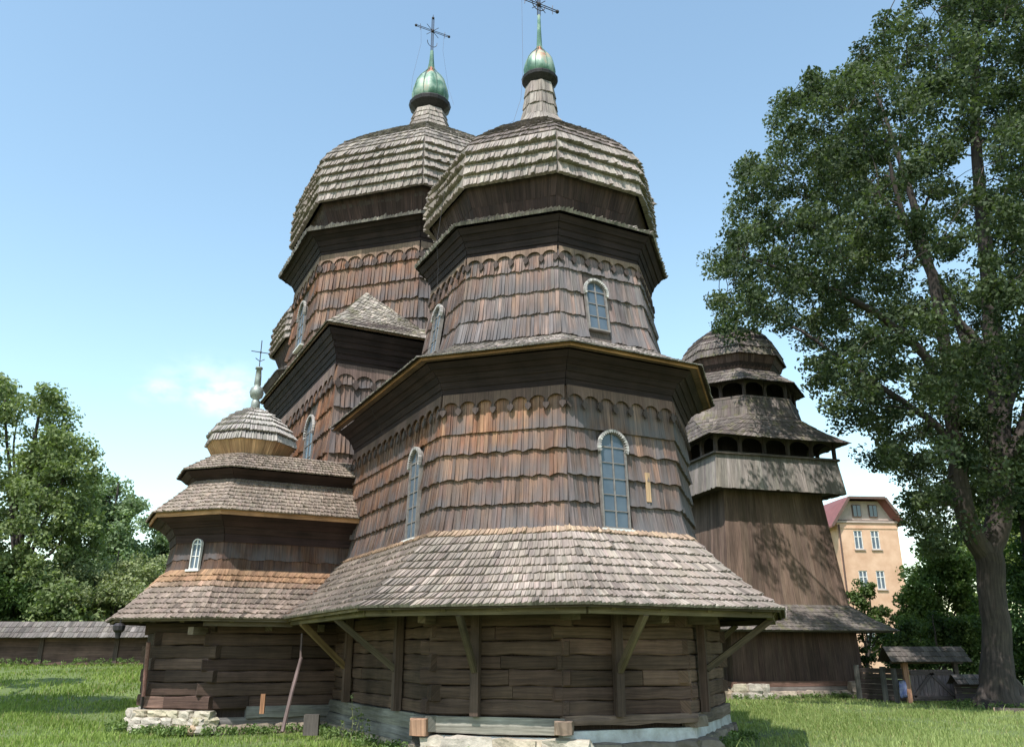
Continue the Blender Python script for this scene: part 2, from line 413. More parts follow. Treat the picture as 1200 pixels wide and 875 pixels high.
# ------------------------------------------------------------------ shingle cladding
def jit(c, n, amt, hue=0.014):
    b_ = np.exp(RNG.normal(0, amt, n))[:, None]
    return np.clip(np.asarray(c, float) * b_ * (1 + RNG.normal(0, hue, (n, 3))), 0.004, 0.95)
def sample(Lp, Rp, ts, T, us):
    """points of the ruled strip between the edge lines Lp, Rp at normalised heights and across fractions"""
    x = ts
    L = np.stack([np.interp(x, T, Lp[:, i]) for i in range(3)], -1)
    R = np.stack([np.interp(x, T, Rp[:, i]) for i in range(3)], -1)
    return L + (R - L) * us[:, None]
def shingles(acc, Lp, Rp, C, ncourse, width, th=0.03, col=None, scallop=(0.0, 0.36), ragged=0.02, lap=0.3, skip=None,
             wj=0.25, individual=None, mat=None, extend=0.004, fidx=0, wedge=0.5, drop=0.0, sub=None, sag=0.0, name='shingle'):
    """courses of shingles on a strip; Lp/Rp run from the bottom up; C lies inside the building"""
    Lp = np.asarray(Lp, float); Rp = np.asarray(Rp, float)
    mid = (Lp + Rp) / 2
    seg = np.linalg.norm(np.diff(mid, axis=0), axis=1)
    T = np.concatenate([[0], np.cumsum(seg)]); H = T[-1]
    ch = H / ncourse
    made = []
    ph = RNG.random() * 6
    for i in range(ncourse):
        ph = RNG.random() * 6; per = scallop[1] * RNG.uniform(0.75, 1.3); amp = scallop[0] * RNG.uniform(0.6, 1.15)
        t0 = i * ch; t1 = min((i + 1 + lap) * ch, H)
        tm = np.array([t0 + 0.3 * ch])
        wrow = np.linalg.norm(sample(Rp, Rp, tm, T, np.zeros(1)) - sample(Lp, Lp, tm, T, np.zeros(1)))
        n = max(1, int(round(wrow / width)))
        e = np.arange(n + 1) / n
        if n > 1: e[1:-1] += RNG.uniform(-wj, wj, n - 1) / n
        e[0] -= extend / max(wrow, 0.1); e[-1] += extend / max(wrow, 0.1)
        u0, u1 = e[:-1], e[1:]
        def edge(u):
            o = amp * np.abs(np.sin(PI * u * wrow / per + ph + 0.9 * np.sin(u * wrow * 1.3 + ph))) if scallop[0] else 0 * u
            o = o + sag * np.sin(u * wrow * 0.9 + ph + i * 0.7)
            return o
        rg = RNG.uniform(-1, 1, n) * ragged
        big = RNG.random(n) < 0.035
        rg = np.where(big, rg * 2.2, rg)
        b0 = t0 + edge(u0) + rg - drop; b1 = t0 + edge(u1) + rg - drop
        b0 = np.clip(b0, -0.02 if drop else 0, H); b1 = np.clip(b1, -0.02 if drop else 0, H)
        tt = np.full(n, t1)
        pts = [sample(Lp, Rp, b0, T, u0), sample(Lp, Rp, b1, T, u1), sample(Lp, Rp, tt, T, u1), sample(Lp, Rp, tt, T, u0)]
        if i == 0 and drop:
            dn = sample(Lp, Rp, np.zeros(n), T, u0) - sample(Lp, Rp, np.full(n, ch * 0.5), T, u0)
            dn /= np.linalg.norm(dn, axis=1)[:, None]
            pts[0] = pts[0] + dn * (drop + np.abs(rg))[:, None]; pts[1] = pts[1] + dn * (drop + np.abs(rg))[:, None]
        nu = pts[1] - pts[0]; nv = pts[3] - pts[0]
        N = np.cross(nu, nv); N /= np.linalg.norm(N, axis=1)[:, None] + 1e-9
        sg = np.sign(np.sum(N * (pts[0] - np.asarray(C)), axis=1)); N *= sg[:, None]
        tj = th * RNG.uniform(0.8, 1.25, n)
        lift = np.where(RNG.random(n) < 0.05, 1.35, 1.0)
        oL = (tj * (1 - wedge) * lift)[:, None] * N; oR = (tj * lift)[:, None] * N
        base = 0.002 * N
        top = (0.10 * tj)[:, None] * N
        V = np.stack([pts[0] + oL, pts[1] + oR, pts[2] + top, pts[3] + top * (1 - wedge * 0.5), pts[0] + base * 0, pts[1] + base * 0, pts[2], pts[3]], 1)
        c = col(fidx, (i + 0.5) / ncourse, n, (u0 + u1) / 2)
        r = RNG.uniform(0, 50, n)
        w = np.zeros((n, 8, 3))
        um = (u1 - u0) * wrow
        for k, (a, b_, vn) in enumerate([(0, 0, 0), (1, 0, 0), (1, 1, 1), (0, 1, 1)] * 2):
            w[:, k, 0] = r + a * um; w[:, k, 1] = r * 1.7 + b_ * (t1 - t0); w[:, k, 2] = vn
        keep = np.ones(n, bool)
        if skip is not None:
            cen = V[:, :4].mean(1)
            keep = ~skip(cen, V)
        fs = HEXF[[0, 2, 4, 5, 3]]
        if individual is None:
            if keep.any(): acc.hexes(V[keep], c[keep], w[keep], fs)
        else:
            for k in np.nonzero(keep)[0]:
                a = Acc(); a.hexes(V[k:k + 1], c[k:k + 1], w[k:k + 1], HEXF)
                made.append(a.build(name, mat, individual))
    return made
def surf(acc, Lp, Rp, col=(0.06, 0.045, 0.04), inset=0.0, C=None):
    Lp = np.asarray(Lp, float); Rp = np.asarray(Rp, float); m = len(Lp)
    v = np.empty((2 * m, 3)); v[0::2] = Lp; v[1::2] = Rp
    F = [[2 * i, 2 * i + 1, 2 * i + 3, 2 * i + 2] for i in range(m - 1)]
    wd = np.linalg.norm(Rp[0] - Lp[0])
    w = np.zeros((2 * m, 3)); w[0::2, 1] = np.arange(m); w[1::2, 1] = np.arange(m); w[1::2, 0] = wd
    acc.add(v, F, col, w)
T8 = math.tan(PI / 8)
def oct_chain(ce, cs):
    def f(r):
        return [(ce + r, cs + T8 * r), (ce + r, cs - T8 * r), (ce + T8 * r, cs - r), (ce - T8 * r, cs - r), (ce - r, cs - T8 * r),
                (ce - r, cs + T8 * r), (ce - T8 * r, cs + r), (ce + T8 * r, cs + r), (ce + r, cs + T8 * r)]
    return f
def long_chain(back):
    def f(r): return [(back, r), (T8 * r, r), (r, T8 * r), (r, -T8 * r), (T8 * r, -r), (back, -r)]
    return f
def sq_chain(ce, cs):
    def f(r): return [(ce + r, cs + r), (ce + r, cs - r), (ce - r, cs - r), (ce - r, cs + r), (ce + r, cs + r)]
    return f
def side_chain(ce, cs, s0):
    def f(r): return [(ce + r, s0), (ce + r, cs + T8 * r), (ce + T8 * r, cs + r), (ce - T8 * r, cs + r), (ce - r, cs + T8 * r), (ce - r, s0)]
    return f
def P(e, s, z): return (e, -s, z + EYE)     # church frame: e = towards the near apse, s = left; z from eye level
def strips(chain, prof):
    cs_ = [chain(r) for r, z in prof]
    n = len(cs_[0]) - 1
    for k in range(n):
        yield k, [P(*cs_[j][k], prof[j][1]) for j in range(len(prof))], [P(*cs_[j][k + 1], prof[j][1]) for j in range(len(prof))]

# colour functions: face index, height 0..1, n, across
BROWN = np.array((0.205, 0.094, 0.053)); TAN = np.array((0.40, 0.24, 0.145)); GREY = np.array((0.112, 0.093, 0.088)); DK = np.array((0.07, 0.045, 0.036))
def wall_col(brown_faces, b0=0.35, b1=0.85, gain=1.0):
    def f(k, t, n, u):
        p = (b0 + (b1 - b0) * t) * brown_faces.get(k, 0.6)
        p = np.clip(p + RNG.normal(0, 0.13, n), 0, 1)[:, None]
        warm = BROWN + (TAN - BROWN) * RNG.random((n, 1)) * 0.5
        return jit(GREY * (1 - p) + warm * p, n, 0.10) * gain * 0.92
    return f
def roof_col(base=(0.31, 0.275, 0.25), top=None, topfrac=0.0, amt=0.2):
    base = np.array(base)
    def f(k, t, n, u):
        c = base
        if top is not None and t > 1 - topfrac: c = base + (np.array(top) - base) * min(1, (t - 1 + topfrac) / topfrac * 1.6 + 0.35)
        cc = jit(c, n, amt)
        dark = RNG.random(n) < 0.04
        cc[dark] *= 0.7
        br = RNG.random(n) < 0.04
        cc[br] *= 1.12
        return cc
    return f
def board_col(base, amt=0.15):
    base = np.array(base)
    return lambda k, t, n, u: jit(base, n, amt)

def cap_poly(acc, ring, z, col=(0.05, 0.04, 0.035)):
    acc.add([P(e, s, z) for e, s in ring], [list(range(len(ring)))], col)

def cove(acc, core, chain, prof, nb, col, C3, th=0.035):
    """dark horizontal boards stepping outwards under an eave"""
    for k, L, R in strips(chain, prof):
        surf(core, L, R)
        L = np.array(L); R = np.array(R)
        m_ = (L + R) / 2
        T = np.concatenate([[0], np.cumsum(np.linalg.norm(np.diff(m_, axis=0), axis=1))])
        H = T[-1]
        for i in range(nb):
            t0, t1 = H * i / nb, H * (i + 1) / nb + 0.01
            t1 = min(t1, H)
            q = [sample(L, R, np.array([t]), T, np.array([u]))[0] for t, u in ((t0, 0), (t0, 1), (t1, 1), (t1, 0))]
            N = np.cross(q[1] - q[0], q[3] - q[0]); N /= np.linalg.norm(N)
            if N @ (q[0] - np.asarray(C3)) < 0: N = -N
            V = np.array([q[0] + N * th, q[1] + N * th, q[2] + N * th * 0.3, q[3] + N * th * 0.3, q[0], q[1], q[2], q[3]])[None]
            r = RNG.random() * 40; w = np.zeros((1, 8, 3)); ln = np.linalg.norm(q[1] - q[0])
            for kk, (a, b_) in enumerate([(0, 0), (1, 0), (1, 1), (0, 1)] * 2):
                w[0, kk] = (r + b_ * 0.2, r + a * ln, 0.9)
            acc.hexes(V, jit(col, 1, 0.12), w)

def fascia(parent, chain, r, z, h, t, col, mat=None, label=None, faces=None):
    ch = chain(r); ch2 = chain(r + t)
    for k in range(len(ch) - 1):
        if faces is not None and k not in faces: continue
        a = Acc()
        p = [P(*ch2[k], z - h), P(*ch2[k + 1], z - h), P(*ch2[k + 1], z), P(*ch2[k], z), P(*ch[k], z - h), P(*ch[k + 1], z - h), P(*ch[k + 1], z), P(*ch[k], z)]
        ln = np.linalg.norm(np.array(p[1]) - np.array(p[0])); r_ = RNG.random() * 30
        w = [(r_ + (0 if i % 4 < 2 else h), r_ + (ln if i % 4 in (1, 2) else 0), 0.9) for i in range(8)]
        a.add(p, HEXF, jit(col, 1, 0.08)[0], w)
        a.build('fascia_board', mat or M_BOARD, parent, label=label)

# ------------------------------------------------------------------ the church
CH = empty('wooden_church', (0.8, 20.0, 0.0), math.atan2(-0.887, 0.462))
meta(CH, 'old dark timber church with three shingled domed towers and a small domed side chapel', 'church')
def wframe(chain, r, k, u, z, r2=None, z2=None):
    """frame of a wall face: origin at across fraction u and height z, axes across, up the slope, outward"""
    a = chain(r)
    p0 = np.array(P(*a[k], z)); p1 = np.array(P(*a[k + 1], z))
    O = p0 + (p1 - p0) * u
    U = (p1 - p0) / np.linalg.norm(p1 - p0)
    if r2 is not None:
        b = chain(r2); q0 = np.array(P(*b[k], z2)); q1 = np.array(P(*b[k + 1], z2))
        V = (q0 + q1) / 2 - (p0 + p1) / 2
        V -= U * (V @ U); V /= np.linalg.norm(V)
    else: V = np.array((0, 0, 1.0))
    N = np.cross(U, V)
    return O, U, V, N
def fix_n(F, C):
    O, U, V, N = F
    if N @ (O - np.asarray(C)) < 0: return O, -U, V, -N
    return F
def arch_pts(w, h, inset=0.0, n=10):
    r = w / 2 - inset; zt = h - w / 2
    pts = [(-r, inset), (r, inset)]
    pts += [(r * math.cos(a), zt + r * math.sin(a)) for a in np.linspace(0, PI, n)]
    return pts
def window(parent, F, w, h, rows, frame_mat, trim='teeth', sill=True, depth=0.09, bar=0.018, fr=0.032, label=None, cols=2, trimcol=(0.36, 0.335, 0.31)):
    """arched window: frame with backing, panes, glazing bars, sill and toothed trim"""
    O, U, V, N = F
    zt = h - w / 2
    outer = arch_pts(w, h); inner = arch_pts(w, h, fr)
    a = Acc(); n = len(outer)
    # frame ring
    o3 = [O + p[0] * U + p[1] * V for p in outer]; i3 = [O + p[0] * U + p[1] * V for p in inner]
    vv = [p + N * depth for p in o3] + [p + N * depth for p in i3] + [p + N * 0.0 for p in i3] + list(o3)
    F_ = []
    for i in range(n):
        j = (i + 1) % n
        F_ += [[i, j, n + j, n + i], [n + i, n + j, 2 * n + j, 2 * n + i], [3 * n + i, 3 * n + j, j, i]]
    a.add(vv, F_, (0.25, 0.22, 0.2))
    fo = a.build('window', [frame_mat], parent, label=label)
    bk = Acc(); bk.add([p + N * 0.012 for p in i3], [list(range(n))], (0.1, 0.1, 0.1)); bk.build('backing', M_CURT, fo)
    # panes
    x0, x1 = -w / 2 + fr, w / 2 - fr
    ph = (zt - fr) / rows
    mb = Acc()
    for c in range(cols):
        xa = x0 + (x1 - x0) * c / cols + bar / 2; xb = x0 + (x1 - x0) * (c + 1) / cols - bar / 2
        for r in range(rows):
            za, zb = fr + r * ph + bar / 2, fr + (r + 1) * ph - bar / 2
            pa = Acc(); tilt = RNG.uniform(-0.004, 0.004)
            q = [(xa, za), (xb, za), (xb, zb), (xa, zb)]
            v8 = [O + x * U + y * V + N * (depth * 0.45 + 0.008 + (tilt if kk in (0, 3) else -tilt)) for kk, (x, y) in enumerate(q)] + [O + x * U + y * V + N * (depth * 0.45) for x, y in q]
            pa.add(v8, HEXF, (0.1, 0.1, 0.1)); pa.build('pane', M_GLZ, fo)
    # arch lights
    r_ = w / 2 - fr
    for c in range(2):
        an = np.linspace(0, PI / 2, 6) if c == 1 else np.linspace(PI / 2, PI, 6)
        sgn = 1 if c == 1 else -1
        pts = [(sgn * bar / 2, zt + bar / 2)] + [(r_ * math.cos(x) * 0.99, zt + bar / 2 + (r_ - bar / 2) * math.sin(x)) for x in an]
        pa = Acc(); pa.poly_prism(pts, O + N * depth * 0.45, U, V, N, 0.008); pa.build('pane', M_GLZ, fo)
    for r in range(rows + 1):
        z = fr + r * ph
        if r == 0: continue
        mb.bar(O + x0 * U + z * V + N * depth * 0.62, O + x1 * U + z * V + N * depth * 0.62, bar * (1.6 if r == rows else 1), bar * 1.2, up=N)
    for c in range(1, cols):
        x = x0 + (x1 - x0) * c / cols
        mb.bar(O + x * U + fr * V + N * depth * 0.66, O + x * U + (h - fr) * V + N * depth * 0.66, bar * 1.6, bar * 1.2, up=N)
    mb.build('glazing_bars', frame_mat if frame_mat is M_WHITE else M_MUNT, fo)
    if sill:
        s_ = Acc(); s_.bar(O - (w / 2 + 0.06) * U - 0.03 * V + N * (depth * 0.8), O + (w / 2 + 0.06) * U - 0.03 * V + N * (depth * 0.8), 0.14, 0.05, (0.5, 0.48, 0.45), up=V)
        s_.build('sill', M_WHITE if frame_mat is M_WHITE or trim == 'teeth' else M_BOARD, fo)
    if trim:
        t_ = Acc(); nt_ = 22
        ang = np.linspace(-0.35, PI + 0.35, nt_ + 1)
        ra, rb = w / 2 + 0.0, w / 2 + 0.045
        for i in range(nt_):
            a0, a1 = ang[i], ang[i + 1] - 0.02
            am = (a0 + a1) / 2
            pts = [(ra * math.cos(a0), zt + ra * math.sin(a0)), (ra * math.cos(a1), zt + ra * math.sin(a1)),
                   (rb * math.cos(a1), zt + rb * math.sin(a1)), (rb * math.cos(a0), zt + rb * math.sin(a0))]
            # teeth: pointed towards the window
            pts = [((ra - 0.03) * math.cos(am), zt + (ra - 0.03) * math.sin(am)), pts[1], pts[2], pts[3], pts[0]]
            t_.poly_prism(pts, O + N * (depth * 0.75), U, V, N, 0.07, jit(trimcol, 1, 0.15)[0])
        t_.build('arch_trim', M_ROOF, fo)
    return fo
def win_skip(F, w, h, pad=0.02):
    O, U, V, N = F
    def f(cen, Vs):
        # drop shingles whose front overlaps the window
        hit = np.zeros(len(cen), bool)
        for q in (cen, *(Vs[:, i] for i in range(4))):
            d = q - O; x = d @ U; y = d @ V
            hit |= (np.abs(x) < w / 2 - 0.02 + pad * 0) & (y > 0.0) & (y < h - w * 0.18) & (np.abs(d @ N) < 0.5)
        d = cen - O
        hit |= (np.abs(d @ U) < w / 2 + pad) & (d @ V > -0.02) & (d @ V < h - 0.1) & (np.abs(d @ N) < 0.5)
        return hit
    return f
def any_skip(fs):
    return (lambda c, V: np.any([f(c, V) for f in fs], axis=0)) if fs else None

def arcade(parent, chain, k, r, z, unit, drop, col, C, pend=True, individual=True, r2=None, z2=None, pcol=(0.075, 0.055, 0.048)):
    """strip of arch-cut boards under the cove with carved drops between the arches"""
    ch = chain(r)
    O, U, V, N = fix_n(wframe(chain, r, k, 0, z, r2 or r - 0.05, z2 or z + 1), C)
    p0 = np.array(P(*ch[k], z)); p1 = np.array(P(*ch[k + 1], z)); W = np.linalg.norm(p1 - p0)
    D = (p1 - p0) / W
    n = max(1, int(round(W / unit))); un = W / n
    a = Acc()
    for i in range(n):
        x0 = i * un; pts = [(x0, 0), (x0, -drop)]
        for t in np.linspace(0, PI, 9):
            pts.append((x0 + un / 2 - (un / 2 - 0.02) * math.cos(t), -drop + un * 0.36 * math.sin(t)))
        pts += [(x0 + un, -drop), (x0 + un, 0)]
        a.poly_prism(pts, p0 + N * 0.045, D, V, N, 0.03, jit(col, 1, 0.12)[0])
    ob = a.build('arcade_board', M_BOARD, parent)
    pp = Acc()
    if pend:
        for i in range(n + 1):
            x = min(max(i * un, 0.03), W - 0.03)
            s = un * 0.17; y = -drop + 0.02
            pts = [(-s * 0.5, 0), (-s * 0.45, -0.05), (-s, -0.07), (-s, -0.13), (-s * 0.6, -0.17), (0, -0.22), (s * 0.6, -0.17), (s, -0.13), (s, -0.07), (s * 0.45, -0.05), (s * 0.5, 0)]
            q = Acc() if individual else pp
            q.poly_prism([(a_ , b_ * un / 0.4) for a_, b_ in pts], p0 + D * x + V * y + N * 0.06, D, V, N, 0.045, pcol)
            if individual: q.build('pendant', M_BOARD, ob)
        if not individual: pp.build('pendants', M_WALL, ob)

def onion(parent, e, s, z0, R, zc0=None, rod=1.25, cross=2.1, neck=None, ring=True, lobes=8, cf=0.55):
    """metal onion on a dark collar, tapering rod and wrought-iron cross; z0 = underside of the collar"""
    c = P(e, s, z0)
    k = R / 0.456
    a = Acc(); a.lathe([(R * 0.72, -0.12 * k), (R * 1.13, 0.06 * k), (R * 1.18, 0.14 * k), (R * 1.12, 0.18 * k), (R * 0.8, 0.2 * k)], c, 16, (0.03, 0.028, 0.03))
    a.lathe([(R * 0.78, -0.3 * k), (R * 0.75, -0.1 * k)], c, 16, (0.05, 0.04, 0.045))
    a.build('collar', M_IRON, parent)
    a = Acc()
    pr = [(0.62, 0.12), (0.86, 0.22), (0.98, 0.36), (1.0, 0.5), (0.94, 0.68), (0.83, 0.86), (0.62, 1.02), (0.38, 1.15), (0.2, 1.27), (0.15, 1.42)]
    seg = 32; an = np.linspace(0, 2 * PI, seg, endpoint=False)
    V = []; cl = []
    for r, z in pr:
        rr = R * r * (1 + 0.09 * (np.abs(np.sin(lobes * an / 2)) - 0.55))
        V.append(np.stack([c[0] + rr * np.cos(an), c[1] + rr * np.sin(an), np.full(seg, c[2] + z * k * 0.95)], 1))
        cl.append(np.full((seg, 3), -0.02 + 0.36 * max(0, (z - 0.55))))
    F = [[i * seg + q, i * seg + (q + 1) % seg, (i + 1) * seg + (q + 1) % seg, (i + 1) * seg + q] for i in range(len(pr) - 1) for q in range(seg)]
    a.add(np.concatenate(V), F, np.concatenate(cl))
    for q in range(lobes):       # standing seams
        t = 2 * PI * q / lobes
        a.tube([(c[0] + R * r * 0.965 * math.cos(t), c[1] + R * r * 0.965 * math.sin(t), c[2] + z * k) for r, z in pr], 0.012 * k, 5, (-0.14, 0, 0))
    a.build('onion_finial', M_COPPER, parent, smooth=True)
    a = Acc(); zt = 1.35 * k + rod
    a.tube([(c[0], c[1], c[2] + 1.3 * k), (c[0], c[1], c[2] + 1.35 * k + rod * 0.5), (c[0], c[1], c[2] + zt)], [0.085 * k, 0.06 * k, 0.045 * k], 8, (-0.03, 0, 0))
    a.build('finial_rod', M_COPPER, parent)
    a = Acc(); b0 = np.array((c[0], c[1], c[2] + zt)); W = cross
    # wrought cross: two thin uprights, arms along the church width, ball ends, rays
    Y = np.array((0, 1.0, 0)); Z = np.array((0, 0, 1.0)); X = np.array((1.0, 0, 0))
    for d in (-0.045, 0.045): a.tube([b0 + Y * d, b0 + Y * d + Z * W * 0.92], 0.016, 5)
    a.tube([b0, b0 + Z * W], 0.012, 5)
    cz = b0 + Z * W * cf; al = W * 0.40
    for d in (-0.035, 0.035): a.tube([cz - Y * al + Z * d, cz + Y * al + Z * d], 0.014, 5)
    def ball(p, r): a.lathe([(r * math.sin(t), -r * math.cos(t)) for t in np.linspace(0.15, PI - 0.15, 6)], p, 8)
    for p in (cz - Y * al, cz + Y * al, cz + Z * W * 0.36): ball(p, 0.06)
    ball(cz, 0.075)
    for t in (0.25, 0.75, 1.25, 1.75):
        d = Y * math.cos(t * PI) + Z * math.sin(t * PI)
        a.tube([cz, cz + d * al * 0.5], 0.012, 4)
    for sg in (-1, 1):           # crescent scrolls at the foot
        a.tube([b0 + Z * W * 0.12 + Y * sg * (0.02 + 0.2 * math.sin(t)) + Z * (0.24 * (1 - math.cos(t))) for t in np.linspace(0, 1.7, 6)], 0.014, 4)
        a.tube([cz + Y * sg * al * 0.72, cz + Y * sg * (al * 0.72 + 0.02) + Z * 0.16], 0.012, 4)
        a.tube([cz + Y * sg * al * 0.72, cz + Y * sg * (al * 0.72 + 0.02) - Z * 0.16], 0.012, 4)
    a.build('iron_cross', M_IRON, parent)
    return b0, cz, al

def tower_top(parent, ce, cs, prof_under, prof_white, prof_top, neck, nu, nw, nt_, nn, width, col_w, col_t, name_lbl=None):
    """octagonal domed roof: dark board underside, pale courses, mossy shoulder, shingled neck"""
    chain = oct_chain(ce, cs)
    z_mid = prof_white[0][1]
    C = P(ce, cs, z_mid)
    core = Acc(); sh = Acc(); ub = Acc()
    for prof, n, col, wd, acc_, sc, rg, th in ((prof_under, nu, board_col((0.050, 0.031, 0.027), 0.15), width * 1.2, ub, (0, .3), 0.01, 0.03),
                               (prof_white, nw, col_w, width, sh, (0.012, .5), 0.008, 0.15), (prof_top, nt_, col_t, width, sh, (0, .3), 0.035, 0.05),
                               (neck, nn, col_w, width, sh, (0.04, 0.3), 0.01, 0.05)):
        for k, L, R in strips(chain, prof):
            surf(core, L, R)
            shingles(acc_, L, R, C if prof is not prof_under else P(ce, cs, z_mid + 1.5), n, wd, th, col, sc, rg, lap=0.12 if prof is prof_white else 0.3, fidx=k, wedge=0.22)
    # lip board closing the dome's rim
    top = neck[-1]
    cap_poly(core, chain(top[0])[:-1], top[1])
    core.build('dome', M_BOARD, parent)
    ub.build('dome_underside', M_BOARD, parent, kind='stuff')
    o = sh.build('dome_shingles', M_ROOF, parent, kind='stuff')
    return o

# ---- altar tower (near)
CZ = 4.0
A_ch = long_chain(-5.0)
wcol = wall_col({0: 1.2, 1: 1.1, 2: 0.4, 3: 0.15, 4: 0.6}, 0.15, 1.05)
w1 = [(3.40, 2.30), (3.33, 2.9), (3.26, 5.38)]
win1 = fix_n(wframe(A_ch, 3.37, 2, 0.39, 2.36, 3.26, 5.38), P(0, 0, 3))
win2 = fix_n(wframe(A_ch, 3.37, 0, 0.30, 2.36, 3.26, 5.38), P(0, 0, 3))
WPOS = 0.30
core = Acc(); sh = Acc()
corewall = None
for k, L, R in strips(A_ch, w1): surf(core, L, R, (0.09, 0.07, 0.06))
wall_obj = core.build('apse_wall', M_BOARD, CH)
for k, L, R in strips(A_ch, w1):
    sk = []
    C = P(0, 0, 3.5)
    if k == 2: sk.append(win_skip(win1, 0.66, 2.02))
    if k == 0:
        # window in the middle of the octagon's own side, forward part of the long side wall
        win2 = fix_n(wframe(A_ch, 3.37, 0, 0.79, 2.36, 3.26, 5.38), P(0, 0, 3)); sk.append(win_skip(win2, 0.62, 2.02))
    ind = wall_obj if k in (1, 2) else None
    def cut(Q, z):
        Q = np.array(Q); zz = Q[:, 2] - EYE
        m_ = np.array([np.interp(z, zz, Q[:, i_]) for i_ in range(3)])
        return np.array([q_ for q_ in Q if q_[2] - EYE < z - 1e-6] + [m_]), np.array([m_] + [q_ for q_ in Q if q_[2] - EYE > z + 1e-6])
    La, Lb = cut(L, 4.46); Ra, Rb = cut(R, 4.46)
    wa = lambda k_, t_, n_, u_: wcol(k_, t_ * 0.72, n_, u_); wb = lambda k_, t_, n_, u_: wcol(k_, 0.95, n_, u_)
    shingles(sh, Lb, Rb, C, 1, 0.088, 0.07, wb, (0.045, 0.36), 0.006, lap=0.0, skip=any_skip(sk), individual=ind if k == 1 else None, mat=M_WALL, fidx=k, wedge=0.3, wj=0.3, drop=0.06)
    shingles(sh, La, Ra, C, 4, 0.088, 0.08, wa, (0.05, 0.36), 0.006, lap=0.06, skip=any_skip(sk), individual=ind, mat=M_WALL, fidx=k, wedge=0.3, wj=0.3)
sh.build('wall_shingles', M_WALL, CH, kind='stuff')
window(CH, win1, 0.66, 2.02, 5, M_MUNT, label='tall arched window over the skirt roof, facing the viewer on the right')
window(CH, win2, 0.62, 2.02, 5, M_MUNT, label='tall arched window on the left flank, seen at a slant')
a = Acc(); O, U, V, N = win1
a.bar(O - 0.38 * U - 0.10 * V + N * 0.07, O + 0.38 * U - 0.10 * V + N * 0.07, 0.06, 0.12, (0.42, 0.26, 0.17), up=N)
a.build('apron_board', M_BOARD, CH)
a = Acc()   # one new pale shingle
a.box((-0.055, 0, 0.05), (0.055, 0.62, 0.075), (0.50, 0.33, 0.19), (np.stack([U, V, N], 1), O + U * 0.86 + V * 0.62 - N * 0.015), 1)
a.build('replacement_board', M_BOARD, CH, label='single fresh pale board right of the tall window')
for k in range(5):
    arcade(CH, A_ch, k, 3.27, 5.28, 0.41, 0.32, GREY * 0.55 + BROWN * 0.35, P(0, 0, 3), r2=3.26, z2=5.4, pend=k in (0, 1, 2, 3))
# cove, eave, roof of tier 1
cv = Acc(); core = Acc()
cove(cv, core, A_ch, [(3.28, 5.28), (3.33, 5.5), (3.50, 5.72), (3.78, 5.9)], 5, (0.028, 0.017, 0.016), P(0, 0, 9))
fascia(CH, A_ch, 3.93, 5.985, 0.07, 0.03, (0.34, 0.18, 0.09), label=None)
a = Acc()
for k, L, R in strips(A_ch, [(3.78, 5.93), (3.98, 5.94)]): surf(a, L, R, (0.13, 0.085, 0.06))
a.build('soffit', M_BOARD, CH)
r1 = [(4.02, 5.98), (3.5, 6.22), (2.86, 6.62)]
sh = Acc()
for k, L, R in strips(A_ch, r1):
    surf(core, L, R)
    shingles(sh, L, R, P(0, 0, 4), 9, 0.11, 0.03, roof_col((0.27, 0.23, 0.205), amt=0.22), (0, .3), 0.03, lap=0.5, fidx=k, drop=0.03)
cap_poly(core, A_ch(2.86), 6.61)
core.build('cornice_core', M_BOARD, CH)
cv.build('cornice_boards', M_BOARD, CH, kind='stuff')
sh.build('eave_shingles', M_ROOF, CH, kind='stuff')
# tier 2 drum
O_ch = oct_chain(0, 0)
w2 = [(2.95, 6.55), (2.80, 7.2), (2.63, 8.86)]
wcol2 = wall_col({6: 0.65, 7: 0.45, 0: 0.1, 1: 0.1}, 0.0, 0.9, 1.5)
core = Acc(); sh = Acc()
dwin = fix_n(wframe(O_ch, 2.91, 0, 0.40, 6.80, 2.64, 8.86), P(0, 0, 7)); dwin2 = fix_n(wframe(O_ch, 2.91, 6, 0.42, 6.80, 2.64, 8.86), P(0, 0, 7))
for k, L, R in strips(O_ch, w2):
    surf(core, L, R, (0.09, 0.07, 0.06))
    sk = [win_skip(dwin, 0.56, 1.28)] if k == 0 else [win_skip(dwin2, 0.5, 1.28)] if k == 6 else []
    shingles(sh, L, R, P(0, 0, 7), 4, 0.085, 0.068, wcol2, (0.05, 0.38), 0.006, lap=0.2, skip=any_skip(sk), fidx=k, wedge=0.5)
    arcade(CH, O_ch, k, 2.64, 8.84, 0.36, 0.22, TAN * 0.35 + GREY * 0.55, P(0, 0, 7), r2=2.63, z2=9)
core.build('drum_wall', M_BOARD, CH)
sh.build('drum_shingles', M_WALL, CH, kind='stuff')
window(CH, dwin, 0.56, 1.28, 3, M_MUNT, sill=False, label='small arched window of the near drum facing the viewer', fr=0.04)
window(CH, dwin2, 0.5, 1.28, 3, M_MUNT, sill=False, label='small arched window on the left side of the near drum', fr=0.04)
core = Acc(); cv = Acc(); sh = Acc()
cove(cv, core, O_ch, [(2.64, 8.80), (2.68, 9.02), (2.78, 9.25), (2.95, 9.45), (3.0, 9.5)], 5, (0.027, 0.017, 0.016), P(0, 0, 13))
for k, L, R in strips(O_ch, [(3.04, 9.55), (2.75, 9.72), (2.42, 10.0)]):
    surf(core, L, R)
    shingles(sh, L, R, P(0, 0, 8), 4, 0.10, 0.09, roof_col((0.24, 0.205, 0.18), amt=0.2), (0, .3), 0.04, lap=0.4, fidx=k, drop=0.05)
core.build('cornice_core', M_BOARD, CH); cv.build('cornice_boards', M_BOARD, CH, kind='stuff'); sh.build('eave_shingles', M_ROOF, CH, kind='stuff')
WHC = roof_col((0.275, 0.235, 0.205), amt=0.08); DKC = roof_col((0.15, 0.12, 0.105), amt=0.2)
